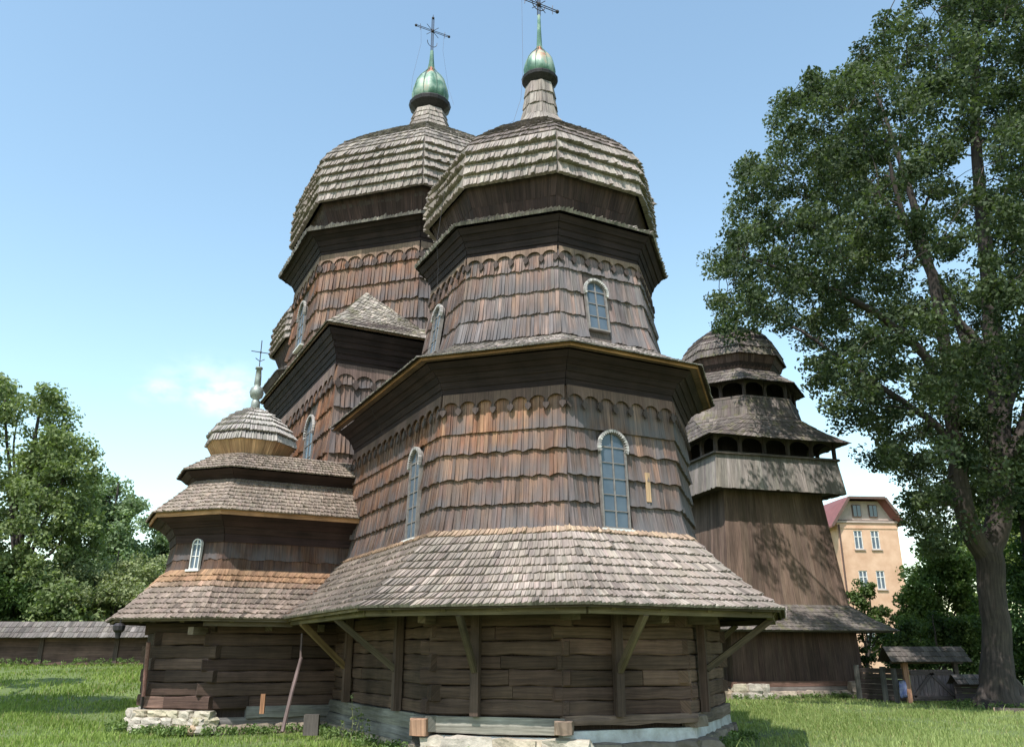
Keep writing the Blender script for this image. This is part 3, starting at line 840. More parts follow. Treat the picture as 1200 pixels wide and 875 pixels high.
def k_prof(p, k, zb, z0): return [(r * k, zb + (z - z0) * k) for r, z in p]
UND = [(2.36, 9.80), (2.44, 10.1), (2.66, 10.55), (2.73, 10.72)]
WHT = [(2.80, 10.68), (2.82, 11.0), (2.79, 11.5), (2.71, 11.92)]
TOP = [(2.71, 11.92), (2.35, 12.42), (1.7, 13.03), (1.0, 13.6), (0.66, 13.85)]
NCK = [(0.74, 13.80), (0.52, 14.1), (0.42, 14.6), (0.37, 15.38)]
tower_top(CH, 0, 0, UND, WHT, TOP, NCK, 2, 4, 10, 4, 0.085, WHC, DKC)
cr1 = onion(CH, 0, 0, 15.5, 0.45, rod=1.12, cross=1.6, cf=0.25)

# ---- nave
NE, NS = -9.95, -0.45
N_sq = sq_chain(NE, NS); N_oc = oct_chain(NE, NS)
CN = P(NE, NS, 6)
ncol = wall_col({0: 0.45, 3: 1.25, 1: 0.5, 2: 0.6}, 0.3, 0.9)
core = Acc(); sh = Acc()
nw = [(4.75, 0.6), (4.6, 2.5), (4.35, 5.0), (4.22, 8.15)]
nwin = fix_n(wframe(N_sq, 4.3, 3, 0.72, 5.3, 4.22, 8.1), CN)
for k, L, R in strips(N_sq, nw):
    surf(core, L, R, (0.09, 0.07, 0.06))
    sk = [win_skip(nwin, 1.0, 1.8)] if k == 3 else []
    shingles(sh, L, R, CN, 11, 0.15, 0.10, ncol, (0.06, 0.55), 0.006, lap=0.2, skip=any_skip(sk), fidx=k)
    arcade(CH, N_sq, k, 4.23, 8.15, 0.55, 0.5, GREY * 0.7 + BROWN * 0.25, CN, r2=4.22, z2=8.3)
core.build('nave_wall', M_BOARD, CH); sh.build('wall_shingles', M_WALL, CH, kind='stuff')
window(CH, nwin, 1.0, 1.8, 3, M_MUNT, label='arched nave window behind the side chapel dome')
core = Acc(); cv = Acc(); sh = Acc()
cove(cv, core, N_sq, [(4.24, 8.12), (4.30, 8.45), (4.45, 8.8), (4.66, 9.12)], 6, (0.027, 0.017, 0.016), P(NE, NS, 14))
fascia(CH, N_sq, 4.70, 9.24, 0.06, 0.03, (0.20, 0.13, 0.09))
NEZ = 9.24
for k in range(4):
    # strip of roof along each side, between the square eave and the drum
    sqp = N_sq(4.76); op = N_oc(4.42)
    # octagon face pairs matching the square sides: e, right, back, left
    pair = [(0, 1), (2, 3), (4, 5), (6, 7)][k]
    a0, a1 = sqp[k], sqp[k + 1]
    Lq = [P(*a0, NEZ), P(*op[pair[0]], NEZ + 0.26)]; Rq = [P(*a1, NEZ), P(*op[pair[1]], NEZ + 0.26)]
    surf(core, Lq, Rq)
    # two hip halves rising to a peak on the diagonal faces
for k in range(4):
    corner = np.array(N_sq(4.76)[k]); c0 = np.array((NE, NS))
    dg = corner - c0; dgn = dg / np.linalg.norm(dg)
    # diagonal octagon face
    idx = {0: (7, 0), 1: (1, 2), 2: (3, 4), 3: (5, 6)}[k]
    q0, q1 = np.array(N_oc(4.42)[idx[0]]), np.array(N_oc(4.42)[idx[1]])
    m_ = (q0 + q1) / 2
    peak = P(m_[0], m_[1], 11.15)
    tang = (q1 - q0) / np.linalg.norm(q1 - q0)
    for q, sg in ((q0, -1), (q1, 1)):
        # eave run from the corner to alongside the octagon corner
        dq = q - c0
        along = corner.copy()
        ax = int(np.argmin(np.abs(np.abs(dq) - 4.42)))     # axis normal to that side
        e_end = corner.copy(); oth = 1 - ax
        e_end[oth] = q[oth] + 0.0
        Lq = [P(*corner, NEZ), P(*(corner * 0.55 + m_ * 0.45), NEZ + (11.15 - NEZ) * 0.38), peak]
        Rq = [P(*e_end, NEZ), P(*(e_end * 0.5 + q * 0.5), NEZ + 0.3), P(*q, NEZ + 0.5)]
        # triangular fan surface as ruled strip from the hip line to the valley line
        surf(core, Lq, Rq)
        shingles(sh, Lq, Rq, P(NE, NS, 5), 14, 0.12, 0.04, roof_col((0.27, 0.235, 0.20), amt=0.22), (0, .3), 0.03, lap=0.4, fidx=k, drop=0.02)
for k in range(4):
    sqp = N_sq(4.76); op = N_oc(4.42); pair = [(0, 1), (2, 3), (4, 5), (6, 7)][k]
    a0, a1 = np.array(sqp[k]), np.array(sqp[k + 1]); q0, q1 = np.array(op[pair[0]]), np.array(op[pair[1]])
    d = (a1 - a0) / np.linalg.norm(a1 - a0)
    b0 = a0 + d * ((q0 - a0) @ d); b1 = a0 + d * ((q1 - a0) @ d)
    shingles(sh, [P(*b0, NEZ), P(*q0, NEZ + 0.5)], [P(*b1, NEZ), P(*q1, NEZ + 0.5)], P(NE, NS, 5), 3, 0.12, 0.04, roof_col((0.30, 0.26, 0.225), amt=0.22), (0, .3), 0.03, lap=0.4, drop=0.02)
core.build('cornice_core', M_BOARD, CH); cv.build('cornice_boards', M_BOARD, CH, kind='stuff'); sh.build('eave_shingles', M_ROOFM, CH, kind='stuff')
core = Acc(); sh = Acc()
nd = [(4.50, 9.3), (4.42, 10.2), (4.36, 12.75)]
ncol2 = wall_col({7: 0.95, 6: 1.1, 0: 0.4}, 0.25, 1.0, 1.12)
ndw = fix_n(wframe(N_oc, 4.44, 6, 0.5, 10.0, 4.36, 12.7), CN)
for k, L, R in strips(N_oc, nd):
    surf(core, L, R, (0.09, 0.07, 0.06))
    sk = [win_skip(ndw, 0.9, 1.7)] if k == 6 else []
    shingles(sh, L, R, P(NE, NS, 11), 5, 0.13, 0.10, ncol2, (0.06, 0.55), 0.006, lap=0.2, skip=any_skip(sk), fidx=k)
    arcade(CH, N_oc, k, 4.37, 12.72, 0.5, 0.40, TAN * 0.4 + GREY * 0.5, P(NE, NS, 11), r2=4.36, z2=13)
core.build('drum_wall', M_BOARD, CH); sh.build('drum_shingles', M_WALL, CH, kind='stuff')
window(CH, ndw, 0.9, 1.7, 3, M_MUNT, label='arched window high on the nave drum')
core = Acc(); cv = Acc(); sh = Acc()
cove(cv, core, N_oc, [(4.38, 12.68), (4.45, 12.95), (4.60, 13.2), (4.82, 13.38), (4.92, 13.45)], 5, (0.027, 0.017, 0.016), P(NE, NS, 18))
for k, L, R in strips(N_oc, [(4.96, 13.42), (4.5, 13.62), (3.95, 13.95)]):
    surf(core, L, R)
    shingles(sh, L, R, P(NE, NS, 11), 5, 0.13, 0.12, roof_col((0.22, 0.19, 0.17), amt=0.25), (0, .3), 0.035, lap=0.4, fidx=k, drop=0.03)
core.build('cornice_core', M_BOARD, CH); cv.build('cornice_boards', M_BOARD, CH, kind='stuff'); sh.build('eave_shingles', M_ROOF, CH, kind='stuff')
KN = 1.62
def scale_dome(k, z_lip): return [[(r * k, z_lip + (z - 10.68) * k) for r, z in p] for p in (UND, WHT, TOP, NCK)]
u_, w_, t_, n_ = scale_dome(KN, 14.66)
for q_ in (u_, w_, t_):
    for i_ in range(len(q_)): q_[i_] = (q_[i_][0] * 1.02, q_[i_][1])
n_ = [(1.02, t_[-1][1] - 0.08), (0.80, t_[-1][1] + 0.35), (0.68, t_[-1][1] + 0.8), (0.62, t_[-1][1] + 1.2)]
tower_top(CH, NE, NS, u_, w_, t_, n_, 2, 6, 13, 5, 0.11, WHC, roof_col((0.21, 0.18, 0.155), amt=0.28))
cr2 = onion(CH, NE, NS, n_[-1][1] + 0.2, 0.74, rod=0.8, cross=1.9)

# ---- narthex tower (far), mostly hidden behind the nave
FE, FS = -19.4, -0.55
F_sq = sq_chain(FE, FS); F_oc = oct_chain(FE, FS)
core = Acc(); sh = Acc()
for k, L, R in strips(F_sq, [(3.9, 0.6), (3.6, 3), (3.4, 7.6)]):
    surf(core, L, R); shingles(sh, L, R, P(FE, FS, 4), 9, 0.2, 0.055, ncol, (0.06, 0.5), 0.01, lap=0.2, fidx=k)
for k, L, R in strips(F_oc, [(3.5, 7.6), (3.3, 10.9)]):
    surf(core, L, R); shingles(sh, L, R, P(FE, FS, 8), 4, 0.2, 0.055, ncol2, (0.06, 0.5), 0.01, lap=0.2, fidx=k)
cv = Acc()
cove(cv, core, F_oc, [(3.3, 10.85), (3.4, 11.2), (3.6, 11.55), (3.72, 11.7)], 4, (0.075, 0.05, 0.045), P(FE, FS, 18))
for k, L, R in strips(F_oc, [(3.76, 11.7), (3.3, 12.0), (3.05, 12.3)]):
    surf(core, L, R); shingles(sh, L, R, P(FE, FS, 9), 4, 0.16, 0.05, roof_col((0.22, 0.19, 0.17)), (0, .3), 0.03, lap=0.4, fidx=k)
core.build('narthex_wall', M_BOARD, CH); sh.build('wall_shingles', M_WALL, CH, kind='stuff'); cv.build('cornice_boards', M_BOARD, CH, kind='stuff')
u_, w_, t_, n_ = scale_dome(1.24, 13.3)
tower_top(CH, FE, FS, u_, w_, t_, n_, 2, 5, 9, 4, 0.13, WHC, DKC)
onion(CH, FE, FS, n_[-1][1] + 0.15, 0.6, rod=0.7, cross=1.5)
# low link between nave and narthex
core = Acc(); 
core.box(tuple(P(-16.6, 3.2, -1.7)), tuple(P(-13.8, -3.2, 7.2)), (0.08, 0.06, 0.05)); core.build('link_wall', M_BOARD, CH)

# ---- side chapel (left)
KE, KS = -6.4, 5.9
K_ch = side_chain(KE, KS, 3.2)
CK = P(KE, 4.6, 2)
kcol = wall_col({0: 1.0, 1: 1.15, 2: 1.0}, 0.75, 0.85, 0.42)
core = Acc(); sh = Acc()
kw = [(1.82, 1.70), (1.74, 2.1), (1.70, 2.72)]
kwin = fix_n(wframe(K_ch, 1.78, 1, 0.50, 1.98, 1.73, 2.9), CK)
for k, L, R in strips(K_ch, kw):
    surf(core, L, R, (0.08, 0.055, 0.045))
    sk = [win_skip(kwin, 0.27, 0.76)] if k == 1 else []
    shingles(sh, L, R, CK, 2, 0.105, 0.04, kcol, (0.04, 0.5), 0.012, lap=0.16, skip=any_skip(sk), fidx=k)
core.build('chapel_wall', M_BOARD, CH); sh.build('wall_shingles', M_WALL, CH, kind='stuff')
window(CH, kwin, 0.27, 0.76, 2, M_WHITE, trim=None, fr=0.022, bar=0.018, label='small white framed arched window of the side chapel')
core = Acc(); cv = Acc(); sh = Acc()
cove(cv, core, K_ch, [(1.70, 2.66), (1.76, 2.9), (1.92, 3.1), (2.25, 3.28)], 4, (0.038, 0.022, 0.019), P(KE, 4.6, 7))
fascia(CH, K_ch, 2.28, 3.38, 0.13, 0.03, (0.42, 0.22, 0.11), label='fresh orange-brown board along the chapel eave')
RCK = roof_col((0.24, 0.19, 0.152), amt=0.12)
for prof, n in (([(2.36, 3.38), (1.85, 3.85), (1.36, 4.36)], 9), ([(1.75, 4.58), (1.35, 4.86), (0.93, 5.14)], 6)):
    for k, L, R in strips(K_ch, prof):
        surf(core, L, R); shingles(sh, L, R, P(KE, 4.6, 2), n, 0.085, 0.05, RCK, (0, .3), 0.02, lap=0.4, fidx=k, drop=0.02)
    cap_poly(core, K_ch(prof[-1][0]), prof[-1][1] - 0.01)
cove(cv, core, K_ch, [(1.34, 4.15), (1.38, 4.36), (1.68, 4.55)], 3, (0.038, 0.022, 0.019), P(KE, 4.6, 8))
core.build('chapel_cornice', M_BOARD, CH); cv.build('cornice_boards', M_BOARD, CH, kind='stuff'); sh.build('eave_shingles', M_ROOF, CH, kind='stuff')
ko = oct_chain(KE, KS); core = Acc(); sh = Acc(); ub = Acc()
for k, L, R in strips(ko, [(0.88, 5.08), (0.98, 5.28), (1.14, 5.52)]):
    surf(core, L, R); shingles(ub, L, R, P(KE, KS, 6.2), 1, 0.09, 0.02, board_col((0.44, 0.26, 0.14)), (0, .3), 0.0, fidx=k)
for k, L, R in strips(ko, [(1.13, 5.50), (1.12, 5.74), (0.96, 6.0), (0.70, 6.26), (0.40, 6.49), (0.12, 6.64)]):
    surf(core, L, R); shingles(sh, L, R, P(KE, KS, 5.2), 7, 0.075, 0.07, roof_col((0.36, 0.325, 0.295), amt=0.07), (0.02, .16), 0.005, lap=0.3, fidx=k, drop=0.01)
core.build('dome', M_BOARD, CH); ub.build('dome_underside', M_BOARD, CH, kind='stuff', label='fresh orange wood under the small dome'); sh.build('dome_shingles', M_ROOF, CH, kind='stuff')
a = Acc(); c = P(KE, KS, 6.58)
a.lathe([(0.15, -0.08), (0.12, 0.3), (0.08, 0.35), (0.17, 0.42), (0.205, 0.55), (0.17, 0.68), (0.08, 0.76), (0.10, 0.8), (0.09, 1.05), (0.07, 1.28), (0.11, 1.28), (0.1, 1.33), (0.03, 1.34)], c, 12, (0.3, 0.32, 0.28))
a.build('spire', plain_mat('grey_zinc', (0.25, 0.27, 0.24), 0.5, 0.3, noise=0.35, scale=9), CH, smooth=True)
a = Acc(); c0 = np.array(c) + (0, 0, 1.32); Y = np.array((0, 1., 0)); Z = np.array((0, 0, 1.))
a.tube([c0, c0 + Z * 0.85], 0.014, 5); a.tube([c0 + Z * 0.48 - Y * 0.27, c0 + Z * 0.48 + Y * 0.27], 0.013, 5); a.tube([c0 + Z * 0.2 - Y * 0.13 + Z * 0.08, c0 + Z * 0.2, c0 + Z * 0.28 + Y * 0.13], 0.012, 4)
a.lathe([(0.01, -0.04), (0.04, 0), (0.01, 0.04)], c0 + Z * 0.48, 6); a.build('iron_cross', M_IRON, CH)

# ---- skirt roofs
sh = Acc(); core = Acc(); shn = Acc()
SKC = roof_col((0.255, 0.210, 0.178), top=(0.33, 0.235, 0.165), topfrac=0.12, amt=0.13)
SKK = roof_col((0.22, 0.170, 0.138), top=(0.31, 0.185, 0.11), topfrac=0.30, amt=0.13)
skp = [(5.22, 0.80), (4.75, 1.10), (4.1, 1.68), (3.38, 2.42)]
S_ch = long_chain(-4.4)
# left side of the altar skirt ends in the valley with the chapel skirt
kp = [(2.95, 0.78), (2.65, 1.02), (2.25, 1.44), (1.80, 1.98)]
def valley_pts():
    return [P(KE + r2, r1, min(z1, z2) if i else z1) for i, ((r1, z1), (r2, z2)) in enumerate(zip(skp, kp))]
for k, L, R in strips(S_ch, skp):
    if k == 0:
        L = [P(KE + kp[i][0] - 0.1, skp[i][0], skp[i][1]) for i in range(4)]
        L[3] = P(-5.0, skp[3][0], skp[3][1])
    surf(core, L, R, (0.10, 0.085, 0.05))
    shingles(sh, L, R, P(0, 0, 0), 10, 0.098, 0.068, SKC, (0, .3), 0.012, lap=0.35, fidx=k, drop=0.04, wj=0.2, sag=0.012)
cap_poly(core, A_ch(3.38), 2.36)
for k, L, R in strips(K_ch, kp):
    if k == 0:
        L = [P(KE + kp[i][0], skp[i][0] - 0.45, kp[i][1]) for i in range(4)]
    surf(core, L, R, (0.10, 0.085, 0.05))
    shingles(shn, L, R, P(KE, 4.6, 0), 9, 0.11, 0.066, SKK, (0, .3), 0.012, lap=0.35, fidx=k, drop=0.04, wj=0.2, sag=0.012)
# skirt of the nave behind the chapel
for k, L, R in strips(sq_chain(NE, NS), [(6.2, 0.75), (5.4, 1.35), (4.6, 2.1)]):
    if k == 0: continue
    surf(core, L, R); shingles(shn, L, R, P(NE, NS, 0), 8, 0.16, 0.035, SKK, (0, .3), 0.012, lap=0.35, fidx=k, drop=0.04)
core.build('skirt_roof', M_BOARD, CH)
sh.build('skirt_shingles', M_ROOF, CH, kind='stuff')
shn.build('skirt_shingles', M_ROOF, CH, kind='stuff', label='browner shingles of the chapel skirt roof')
# rolls of debris in the valley
a = Acc()
for i in range(150):
    t = RNG.random(); j = min(2, int(t * 3)); f_ = t * 3 - j
    p = np.array(P(KE + kp[j][0], skp[j][0] - 0.1, skp[j][1])) * (1 - f_) + np.array(P(KE + kp[j + 1][0], skp[j + 1][0] - 0.1, skp[j + 1][1])) * f_
    p = p + RNG.normal(0, 0.07, 3) * (1.5, 1, 0.2) + (0, 0, 0.03)
    d = RNG.normal(0, 1, 3); d[2] *= 0.25; d /= np.linalg.norm(d)
    a.bar(p - d * 0.06, p + d * 0.06, 0.05, 0.012, jit((0.20, 0.11, 0.075), 1, 0.3)[0])
a.build('leaf_litter', M_ROOF, CH, kind='stuff')
# eave boards, rafters under the skirt
fascia(CH, S_ch, 5.16, 0.80, 0.06, 0.03, (0.08, 0.06, 0.042), faces=(1, 2, 3, 4))
fascia(CH, K_ch, 2.88, 0.77, 0.06, 0.03, (0.16, 0.12, 0.08), faces=(1, 2, 3))
a = Acc(); a.bar(P(KE + 2.9, 5.1, 0.76), P(T8 * 5.16, 5.18, 0.76), 0.05, 0.07, (0.2, 0.155, 0.09)); a.build('fascia_board', M_BOARD, CH)
a = Acc(); a.bar(P(KE + 2.9, 5.05, 0.74), P(KE + 2.9, KS + T8 * 2.9, 0.74), 0.05, 0.07, (0.16, 0.12, 0.08)); a.build('fascia_board', M_BOARD, CH)
LR = 3.78                                    # apothem of the log walls
KL = 1.98
def rafters(chain, rin, zin, rout, zout, faces, step):
    for k in faces:
        o = chain(rout); i_ = chain(rin)
        W = math.dist(o[k], o[k + 1]); n = max(2, int(W / step))
        for j in range(n):
            u = (j + 0.5) / n
            p = [o[k][q] + (o[k + 1][q] - o[k][q]) * u for q in (0, 1)]; q_ = [i_[k][q] + (i_[k + 1][q] - i_[k][q]) * u for q in (0, 1)]
            a = Acc(); a.bar(P(*p, zout), P(*q_, zin), 0.09, 0.11, jit((0.13, 0.10, 0.06), 1, 0.15)[0]); a.build('rafter', M_LOG, CH)
rafters(S_ch, 3.9, 1.60, 5.08, 0.74, (0, 1, 2, 3), 0.95)
rafters(K_ch, 2.05, 1.45, 2.8, 0.72, (0, 1, 2), 1.2)

# ---- log walls
def logwall(chain, r, z0, z1, nlog, faces, thick=0.2, col=(0.088, 0.054, 0.040), split=0.45, over=0.13, cname='log'):
    pts = chain(r)
    for k in faces:
        a0, a1 = np.array(pts[k]), np.array(pts[k + 1]); W = np.linalg.norm(a1 - a0); d = (a1 - a0) / W
        nrm = np.array((d[1], -d[0])); mid = (a0 + a1) / 2
        ctr = np.array((KE, 4.6)) if chain is K_ch else np.array((0., 0.))
        if nrm @ (mid - ctr) < 0: nrm = -nrm
        zs = np.linspace(z0, z1, nlog + 1); zs[1:-1] += RNG.uniform(-0.025, 0.025, nlog - 1)
        for i in range(nlog):
            cuts = [-over * (0.6 + RNG.random()), W + over * (0.6 + RNG.random())]
            if i % 2 == k % 2: cuts = [-0.01, W + 0.01]
            if RNG.random() < split and W > 1.6: cuts.insert(1, RNG.uniform(0.25, 0.75) * W)
            for c0, c1 in zip(cuts[:-1], cuts[1:]):
                ns = max(2, int((c1 - c0) / 0.35)) + 1
                xs = np.linspace(c0 + 0.006, c1 - 0.006, ns)
                V = []; wv = []; rr = RNG.random() * 50
                off = RNG.uniform(-0.012, 0.016)
                b_ = RNG.uniform(0.008, 0.02)
                for x in xs:
                    j0, j1, j2 = RNG.normal(0, 0.009, 3)
                    lo = zs[i] + 0.007 + j0; hi = zs[i + 1] - 0.007 + j1; out = off + j2
                    h = hi - lo
                    for (oo, zz) in ((out - 0.012 - b_ * 0.6, lo), (out, lo + h * 0.08), (out + 0.004, lo + h * 0.5), (out - 0.002, lo + h * 0.92), (out - 0.012 - b_ * 0.6, hi), (-thick, hi), (-thick, lo)):
                        e_, s_ = a0 + d * x + nrm * oo
                        V.append(P(e_, s_, zz)); wv.append((zz + oo + rr, x * 1.0 + rr, 0.5))
                F = []; m = 7
                for q in range(ns - 1):
                    for t in range(m): F.append([q * m + t, q * m + (t + 1) % m, (q + 1) * m + (t + 1) % m, (q + 1) * m + t])
                F += [list(range(m)), [(ns - 1) * m + t for t in range(m)]]
                a = Acc(); a.add(V, F, jit(col, 1, 0.22, 0.02)[0], wv); a.build(cname, M_LOG, CH)
def L_ch(r):
    Rr = r / math.cos(PI / 8)
    pc = lambda d: (Rr * math.cos(math.radians(d)), Rr * math.sin(math.radians(d)))
    return [(-5.0, pc(63)[1]), pc(63), pc(26), pc(-12), pc(-67.5), (-5.0, -r)]
ZS = -1.08                                   # top of the sill beams
logwall(L_ch, LR, ZS, 1.02, 8, (0, 1, 2, 3, 4))
logwall(K_ch, KL, -1.25, 1.02, 8, (0, 1, 2, 3), col=(0.075, 0.046, 0.036))
core = Acc()
for k, L, R in strips(L_ch, [(LR - 0.19, -1.7), (LR - 0.19, 1.5)]): surf(core, L, R, (0.05, 0.035, 0.03))
for k, L, R in strips(K_ch, [(KL - 0.19, -1.7), (KL - 0.19, 1.5)]): surf(core, L, R, (0.05, 0.035, 0.03))
for k, L, R in strips(sq_chain(NE, NS), [(4.75, -1.8), (4.75, 1.2)]): surf(core, L, R, (0.07, 0.05, 0.04))
for k, L, R in strips(sq_chain(FE, FS), [(3.9, -1.8), (3.9, 1.2)]): surf(core, L, R, (0.07, 0.05, 0.04))
core.build('inner_wall', M_BOARD, CH)
# sill beams
def sill(chain, r, k, u0, u1, z0, z1, dep, col, label=None, mat=None, name='sill_beam'):
    pts = chain(r); a0, a1 = np.array(pts[k]), np.array(pts[k + 1]); W = np.linalg.norm(a1 - a0); d = (a1 - a0) / W
    nrm = np.array((d[1], -d[0])); ctr = np.array((KE, 4.6)) if chain is K_ch else np.zeros(2)
    if nrm @ ((a0 + a1) / 2 - ctr) < 0: nrm = -nrm
    a = Acc(); n = 7; V = []; w = []; rr = RNG.random() * 30
    for i in range(n):
        x = (u0 + (u1 - u0) * i / (n - 1)) * W; j = RNG.normal(0, 0.012, 4)
        for oo, zz in ((dep + j[0], z0 + j[1]), (dep + 0.01 + j[0], (z0 + z1) / 2), (dep - 0.02 + j[2], z1 + j[3] * 0.4), (-0.15, z1), (-0.15, z0)):
            e_, s_ = a0 + d * x + nrm * oo; V.append(P(e_, s_, zz)); w.append((zz + oo + rr, x + rr, 0.5))
    F = [[q * 5 + t, q * 5 + (t + 1) % 5, (q + 1) * 5 + (t + 1) % 5, (q + 1) * 5 + t] for q in range(n - 1) for t in range(5)] + [list(range(5)), [(n - 1) * 5 + t for t in range(5)]]
    a.add(V, F, jit(col, 1, 0.08)[0], w); return a.build(name, mat or M_LOG, CH, label=label)
GB = (0.20, 0.18, 0.15)
sill(L_ch, LR, 0, 0.0, 1.03, -1.36, ZS - 0.01, 0.10, (0.15, 0.145, 0.125)); sill(L_ch, LR, 1, -0.12, 1.02, -1.38, ZS - 0.02, 0.09, GB)
sill(L_ch, LR, 2, 0.0, 1.02, -1.22, ZS + 0.02, 0.12, (0.16, 0.11, 0.085)); sill(L_ch, LR, 3, -0.02, 1.05, -1.30, ZS, 0.08, (0.15, 0.11, 0.09)); sill(L_ch, LR, 4, 0, 1, -1.36, ZS, 0.08, GB)
sill(L_ch, LR, 0, 0.0, 0.95, -1.62, -1.37, 0.14, (0.17, 0.165, 0.15))
sill(K_ch, KL, 0, 0.0, 0.72, -1.46, -1.20, 0.10, (0.21, 0.20, 0.185)); sill(K_ch, KL, 0, 0.0, 1.0, -1.62, -1.44, 0.02, (0.17, 0.16, 0.15)); sill(K_ch, KL, 1, 0.1, 1.0, -1.42, -1.26, 0.02, (0.12, 0.09, 0.08))
sill(K_ch, KL, 2, 0, 1, -1.5, -1.26, 0.02, GB)
for k in (1, 2, 3, 4): sill(L_ch, LR, k, -0.01, 1.01, -1.85, -1.42 if k == 1 else -1.31, 0.06, (0.4, 0.4, 0.4), mat=M_LIME, name='plinth', label='limewashed plinth under the sill beams' if k == 2 else None)
# projecting beam ends
def endblock(x, y, z, dx, dz, ln, dirv, col, lab):
    a = Acc(); O = np.array((x, y, z)); d = np.array((dirv[0], dirv[1], 0.0)); d /= np.linalg.norm(d); s_ = np.array((-d[1], d[0], 0))
    v = []
    for t, sc in ((-0.5, 1), (0.0, 1), (ln * 0.8, 0.98), (ln, 0.88)):
        for q in range(8):
            an = 2 * PI * q / 8; rr = (1.0 if q % 2 == 0 else 1.34) * (1 + 0.04 * RNG.normal())
            v.append(O + d * (t + (0.05 * RNG.random() if t == ln else 0)) + s_ * dx / 2 * sc * rr * math.cos(an) + np.array((0, 0, 1)) * dz / 2 * sc * rr * math.sin(an))
    F = [[i * 8 + q, i * 8 + (q + 1) % 8, (i + 1) * 8 + (q + 1) % 8, (i + 1) * 8 + q] for i in range(3) for q in range(8)] + [[24 + q for q in range(8)]]
    cl = np.tile(np.array((0.17, 0.15, 0.13)), (32, 1)); cl[16:] = col
    a.add(v, F, cl); return a.build('beam_end', M_LOG, CH, label=lab)
Bc = L_ch(LR)[1]; Ac = L_ch(LR)[2]; Cc = L_ch(LR)[3]
endblock(*P(Bc[0] - 0.02, Bc[1] + 0.1, -1.28), 0.36, 0.32, 0.22, (0.9, -0.75), (0.34, 0.20, 0.13), 'broken orange beam end sticking out at the left corner')
endblock(*P(Ac[0] + 0.05, Ac[1] + 0.02, -1.24), 0.34, 0.24, 0.18, (0.8, -0.5), (0.22, 0.16, 0.12), 'weathered beam end at the middle corner')
endblock(*P(Cc[0] - 0.05, Cc[1] - 0.1, -1.2), 0.3, 0.22, 0.15, (0.9, 0.3), (0.2, 0.16, 0.13), None)
# posts and braces carrying the skirt
def post(chain, r, k, u, rout, lab=None, col=(0.085, 0.055, 0.043), brace=True, ubr=None, bcol=None, z0=ZS):
    O, U, V, N = fix_n(wframe(chain, r + 0.03, k, u, 0), P(0, 0, 0))
    O = np.array(O); O[2] = 0
    pz = lambda z: np.array((0, 0, z + EYE))
    tip_c = S_ch(rout); tp = np.array(P(*(np.array(tip_c[k]) + (np.array(tip_c[k + 1]) - np.array(tip_c[k])) * (ubr if ubr is not None else u)), 0)); tp[2] = 0
    a = Acc(); a.bar(O + N * 0.10 + pz(z0), O + N * 0.10 + pz(0.98), 0.16, 0.16, jit(col, 1, 0.1)[0], up=N); p = a.build('post', M_LOG, CH)
    if brace:
        a = Acc(); st = O + N * 0.16 + pz(-0.30); en = tp + pz(0.66)
        a.bar(st, en, 0.10, 0.12, jit(bcol or (0.10, 0.075, 0.05), 1, 0.1)[0]); a.build('brace', M_LOG, CH)
post(L_ch, LR, 0, 0.30, 5.0, bcol=(0.19, 0.13, 0.06), ubr=0.27)
post(L_ch, LR, 0, 0.80, 5.0, ubr=0.70)
post(L_ch, LR, 1, 0.38, 5.0, ubr=0.44)
post(L_ch, LR, 2, 0.40, 5.0, ubr=0.29)
post(L_ch, LR, 3, 0.18, 5.0, ubr=0.25)
post(L_ch, LR, 4, 0.2, 5.0)
# eave plate on the brace heads
for k in range(1, 5):
    c_ = S_ch(4.98); a = Acc(); a.bar(P(*c_[k], 0.70), P(*c_[k + 1], 0.70), 0.12, 0.12, (0.14, 0.11, 0.065)) if k < 5 else None
    a.build('eave_plate', M_LOG, CH)
a = Acc(); c_ = S_ch(4.98); a.bar(P(KE + 2.6, 4.98, 0.70), P(*c_[1], 0.70), 0.12, 0.12, (0.15, 0.12, 0.065)); a.build('eave_plate', M_LOG, CH)
a = Acc(); a.bar(P(KE + 2.7, 4.98, 0.66), P(KE + 2.7, KS + T8 * 2.7, 0.66), 0.12, 0.12, (0.12, 0.09, 0.06)); a.build('eave_plate', M_LOG, CH)
# beam ends under the eaves (sticking out of the log walls)
for ch_, r, k, u, z in ((L_ch, LR, 1, 0.02, 0.62), (L_ch, LR, 2, 0.02, 0.66), (L_ch, LR, 2, 0.7, 0.62), (L_ch, LR, 3, 0.05, 0.62), (K_ch, KL, 0, 0.62, 0.6), (K_ch, KL, 0, 0.25, 0.6), (K_ch, KL, 1, 0.1, 0.5)):
    O, U, V, N = fix_n(wframe(ch_, r, k, u, z), P(-3, 2, z) if ch_ is K_ch else P(0, 0, z))
    a = Acc(); a.bar(O - N * 0.1, O + N * 0.55, 0.15, 0.17, jit((0.17, 0.13, 0.10), 1, 0.15)[0]); a.build('beam_end', M_LOG, CH)

